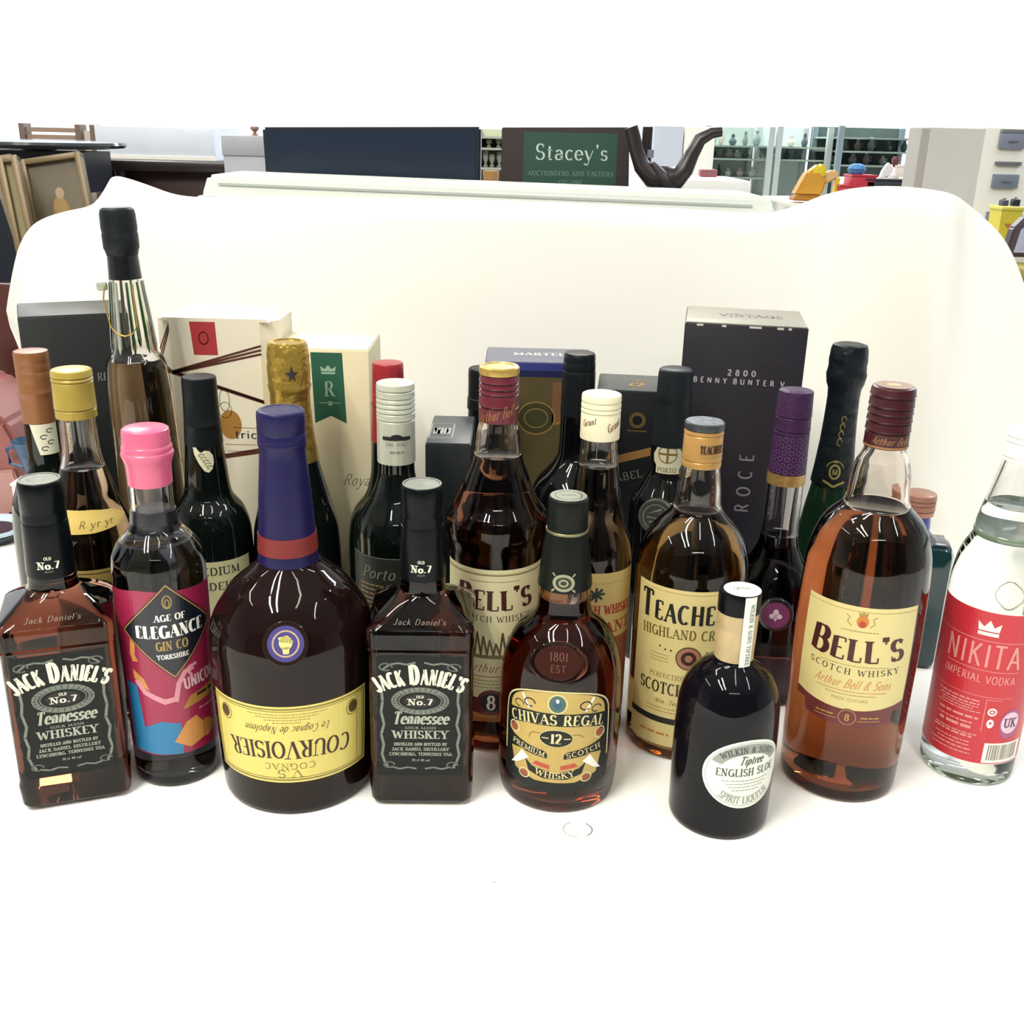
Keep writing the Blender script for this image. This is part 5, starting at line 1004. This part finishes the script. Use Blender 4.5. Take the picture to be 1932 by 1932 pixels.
ordn = ['first', 'second', 'third', 'fourth', 'fifth', 'sixth', 'seventh']
for k, (cb_, x, z) in enumerate(place):
    kd, col = kinds[(k*5+k//3) % 7]; key = (cb_, z); i = cnt[key] = cnt.get(key, -1)+1
    h = rnd.uniform(.022, .032) if z < .44 else rnd.uniform(.026, .042); r = rnd.uniform(.008, .0125)
    g = thing({'jug': 'jug', 'cup': 'cup', 'vase': 'vase', 'figurine': 'figurine', 'bowl': 'bowl', 'bottle': 'bottle'}[kd], '%s %s from the left on the %s shelf of the %s cabinet' % (kd, ordn[i], names_h[cb_][z], cb_), 'ornament', (x, 3.3, z+.0025), 0, 'china in the glass cabinets')
    lathe('body', [(r*.5, 0), (r*.7, h*.05), (r, h*.35), (r*.95, h*.5), (r*.4, h*.8), (r*.55, h)], mat('china_'+col, col, .3), g, 14)
    if kd in ('jug', 'cup'): tube('handle', [(r*.8, 0, h*.25), (r*1.5, 0, h*.35), (r*1.5, 0, h*.6), (r*.6, 0, h*.75)], r*.13, mat('china_'+col, col, .3), g, 6)
    elif kd in ('vase', 'bottle'): lathe('neck', [(r*.42, h*.8), (r*.38, h*1.1), (r*.5, h*1.15)], mat('china_'+col, col, .3), g, 12)
# display counter with bright things
t = thing('counter', 'long white display counter in front of the glass cabinets', 'counter', (.615, 2.0, -.76)); prism('countertop', [(-.14, 1.125), (.15, 1.125), (.15, 1.134), (-.14, 1.130)], -.14, .12, white_card, t); box('front_panel', (0, -.08, .56), (.28, .02, 1.12), mat('blue_grey_panel', '#b8c8d8', .4), t)
box('upper_step', (.085, .12, .58), (.13, .1, 1.175), white_card, t)
t = thing('ornament', 'orange and yellow moulded ornament on the display counter', 'ornament', (.510, 1.90, .374)); og_ = mat('orange_plastic', '#f0b040', .3, noise=.2, nscale=25); yw = mat('yellow_plastic', '#ffe23c', .35)
prism('base', [(-.034, 0), (.014, -.001), (.016, .008), (-.031, .008)], -.02, .02, mat('dark_orange_plastic', '#c98a2e', .35), t, .002); prism('body', [(-.032, .008), (.016, .008), (.021, .030), (.012, .050), (-.012, .050), (-.022, .030)], -.017, .017, og_, t, .004)
prism('top', [(-.012, .035), (.019, .038), (.020, .060), (.008, .062), (-.010, .048)], -.014, .014, yw, t, .004); prism('tail', [(.018, .026), (.042, .038), (.045, .047), (.034, .053), (.020, .046)], -.01, .01, mat('apricot_plastic', '#f6c98a', .4), t, .003); prism('leg', [(.038, .0), (.044, .0), (.047, .040), (.040, .038)], -.008, .008, yw, t, .001)
for x0, x1, z0, z1, c, lb, nm in ((.553, .590, .373, .401, '#e0474f', 'red plastic box low on the counter beside the orange ornament', 'toy_box'), (.572, .615, .398, .418, '#d9364e', 'crimson box stacked on the counter below the blue ball', 'toy_box'), (.682, .713, .385, .418, '#e4525c', 'red carton at the right end of the counter, by the pillar', 'carton'), (.596, .680, .385, .412, '#3b3a45', 'long black case on the counter behind the backdrop crest', 'case')):
    g = thing(nm, lb, 'box', ((x0+x1)/2, 1.90, .374)); box('body', (0, 0, (z0+z1)/2-.374), (x1-x0, .05, z1-z0), mat('box'+c, c, .4, noise=.15, nscale=40), g, .004); box('lid', (0, 0, z1-.374), (x1-x0+.002, .052, .003), mat('lid'+c, c, .3), g)
t = thing('ball', 'bright blue ball among the red boxes on the counter', 'ball', (.590, 1.915, .4175)); 
lathe('shell', [(.004, -.0005), (.012, .003), (.0155, .009), (.0155, .011), (.012, .017), (.005, .0198)], mat('sky_blue_plastic', '#4a9be0', .35), t, 24); lathe('seam', [(.0156, .0092), (.0160, .0098), (.0160, .0105), (.0156, .0110)], mat('deep_blue_plastic', '#2d6fb5', .35), t, 24)
t = thing('figurine', 'white winged figurine standing on the counter before the dark cabinet', 'figurine', (.668, 1.95, .414)); wf = mat('white_porcelain', '#f4f2f4', .35)
prism('wing', [(-.003, .004), (-.026, -.002), (-.022, .012), (-.013, .026), (-.004, .016)], -.005, .005, wf, t, .001); prism('wing', [(.003, .004), (.024, .002), (.022, .014), (.015, .026), (.004, .014)], -.005, .005, wf, t, .001)
lathe('body', [(.009, -.002), (.010, .004), (.005, .014), (.004, .018)], wf, t, 18); lathe('head', [(.003, .018), (.006, .024), (.007, .030), (.0045, .036)], mat('dark_red_china', '#7a3c40', .4), t, 16)
t = thing('box', 'white box at the right of the counter beneath the winged figurine', 'box', (.705, 1.97, .4155)); box('carton', (0, 0, .009), (.074, .06, .018), white_card, t, .001); box('lid', (0, 0, .0185), (.076, .062, .003), white_card, t)
# pillar, drawers and corner things
t = struct(box('pillar', (.554, 1.44, -.1345), (.070, .075, 1.251), mat('grey_paint', '#c4c1bc', .6, noise=.04, nscale=20))); tag(t, 'grey painted square post')
o = struct(box('trim_1', (.5175, 1.405, -.1345), (.016, .004, 1.248), mat('taupe_paint', '#b3aca4', .6, noise=.06)))
t = thing('drawer_unit', 'white drawer unit with grey panels right of the pillar', 'cabinet', (1.085, 2.45, -.76)); box('carcass', (0, .05, .635), (.16, .2, 1.27), white_card, t, .003)
for z, h, c in ((1.263, .008, '#8f8f94'), (1.243, .031, '#9aa0b5'), (1.197, .007, '#85858c'), (1.160, .028, '#8e9bab'), (1.08, .03, '#9aa0b5'), (1.02, .03, '#8e9bab')):
    o = box('drawer', (-.018, -.054, z), (.055, .012, h), mat('drawer'+c, c, .5), t, .001)
    if h > .01: box('handle', (0, -.008, 0), (.02, .004, .003), inkgr, o).location = (-.018, -.054, z-.0)
for x, z, c, lb in ((.985, .372, '#55506a', 'small violet-grey gadget on the yellow bin'), (1.008, .374, '#1e2a38', 'small black gadget above the yellow bin, by the drawer unit')):
    g = thing('gadget', lb, 'gadget', (x, 2.2, z-.018)); box('body', (0, 0, .008), (.014, .02, .016), mat('gad'+c, c, .4), g, .003); lathe('knob', [(.003, .016), (.003, .019)], inkgr, g, 12)
t = thing('bin', 'bright yellow bin right of the pillar', 'bin', (.992, 2.2, -.76)); prism('body', [(-.014, .6), (.010, .6), (.022, 1.112), (-.020, 1.114)], -.03, .03, mat('bright_yellow', '#f3e04a', .45, noise=.08), t, .002); box('lid', (.001, 0, 1.114), (.046, .064, .008), mat('bright_yellow_lid', '#fbee6a', .4), t, .002); prism('label_panel', [(-.012, 1.085), (.004, 1.085), (-.003, 1.075)], -.0305, -.030, inko, t); box('foot', (0, 0, .3), (.02, .05, .6), mat('bright_yellow', '#f3e04a', .45), t)
t = thing('chair', 'dark framed chair with blue-white print back at the right edge', 'chair', (.915, 1.92, -.76)); prism('back_frame', [(-.042, 1.045), (-.034, 1.095), (-.016, 1.116), (.07, 1.12), (.07, 1.045)], -.012, .012, mat('mauve_wood', '#5f525c', .4), t, .003)
prism('back_panel', [(-.028, 1.053), (-.022, 1.092), (-.008, 1.106), (.06, 1.108), (.06, 1.053)], -.0145, .0, mat('blue_print_cloth', '#bfc3e0', .7, noise=.35, nscale=60), t); box('seat', (.02, -.06, 1.022), (.13, .16, .026), mat('mustard_seat', '#b9ab55', .7), t, .008)
for i in (-.02, .07):
    for j in (-.12, 0): box('leg', (i, j, .5), (.014, .014, 1.0), mat('mauve_wood', '#5f525c', .4), t)
# left edge: pink bag, blue cup and small dish beyond the sheet
t = thing('bag', 'dusty red and pink leather bag at the left edge beyond the sheet', 'bag', (-.617, 1.270, -.003)); prism('body', [(-.10, 0), (.010, 0), (.022, .030), (.020, .085), (.000, .13), (-.04, .17), (-.10, .18)], -.06, .05, mat('dusty_red_leather', '#a1605d', .5, noise=.15), t, .006); prism('flap', [(-.10, -.001), (.005, -.001), (.012, .03), (.004, .072), (-.10, .060)], -.066, -.058, mat('pale_pink_leather', '#c99892', .5), t, .002)
lathe('button', [(.004, 0), (.004, .004), (.003, .006)], mat('dark_button', '#3a2024', .4), t, 12).location = (-.006, -.064, .012)
t = thing('cup', 'blue and white cup behind the tan-capped bottle at the left', 'cup', (-.583, 1.20, .0605)); t.scale = (.8, .8, .75); bl = mat('blue_glaze', '#3f6488', .3, noise=.5, nscale=60); lathe('body', [(.018, 0), (.020, .004), (.016, .02), (.022, .04), (.030, .065), (.0285, .066), (.02, .045), (.014, .03)], bl, t, 32); tube('handle', [(-.024, 0, .055), (-.040, 0, .05), (-.038, 0, .025), (-.018, 0, .02)], .003, bl, t, 8)
t = thing('dish', 'small pale blue dish with dark underside at the left edge of the table', 'dish', (-.622, 1.150, -.0028)); lathe('foot', [(.026, 0), (.03, .004), (.038, .014), (.0375, .016)], mat('navy_glaze', '#20283c', .2), t, 36); lathe('rim', [(.0375, .015), (.0395, .018), (.038, .021), (.030, .017), (.01, .012)], mat('pale_blue_glaze', '#c4d8ea', .25, noise=.2, nscale=50), t, 36)

t = thing('box', 'small ivory box under the blue cup at the left edge', 'box', (-.583, 1.205, -.003)); box('carton', (0, 0, .030), (.046, .05, .060), white_card, t, .001); box('lid', (0, 0, .0618), (.048, .052, .0036), white_card, t, .0005)
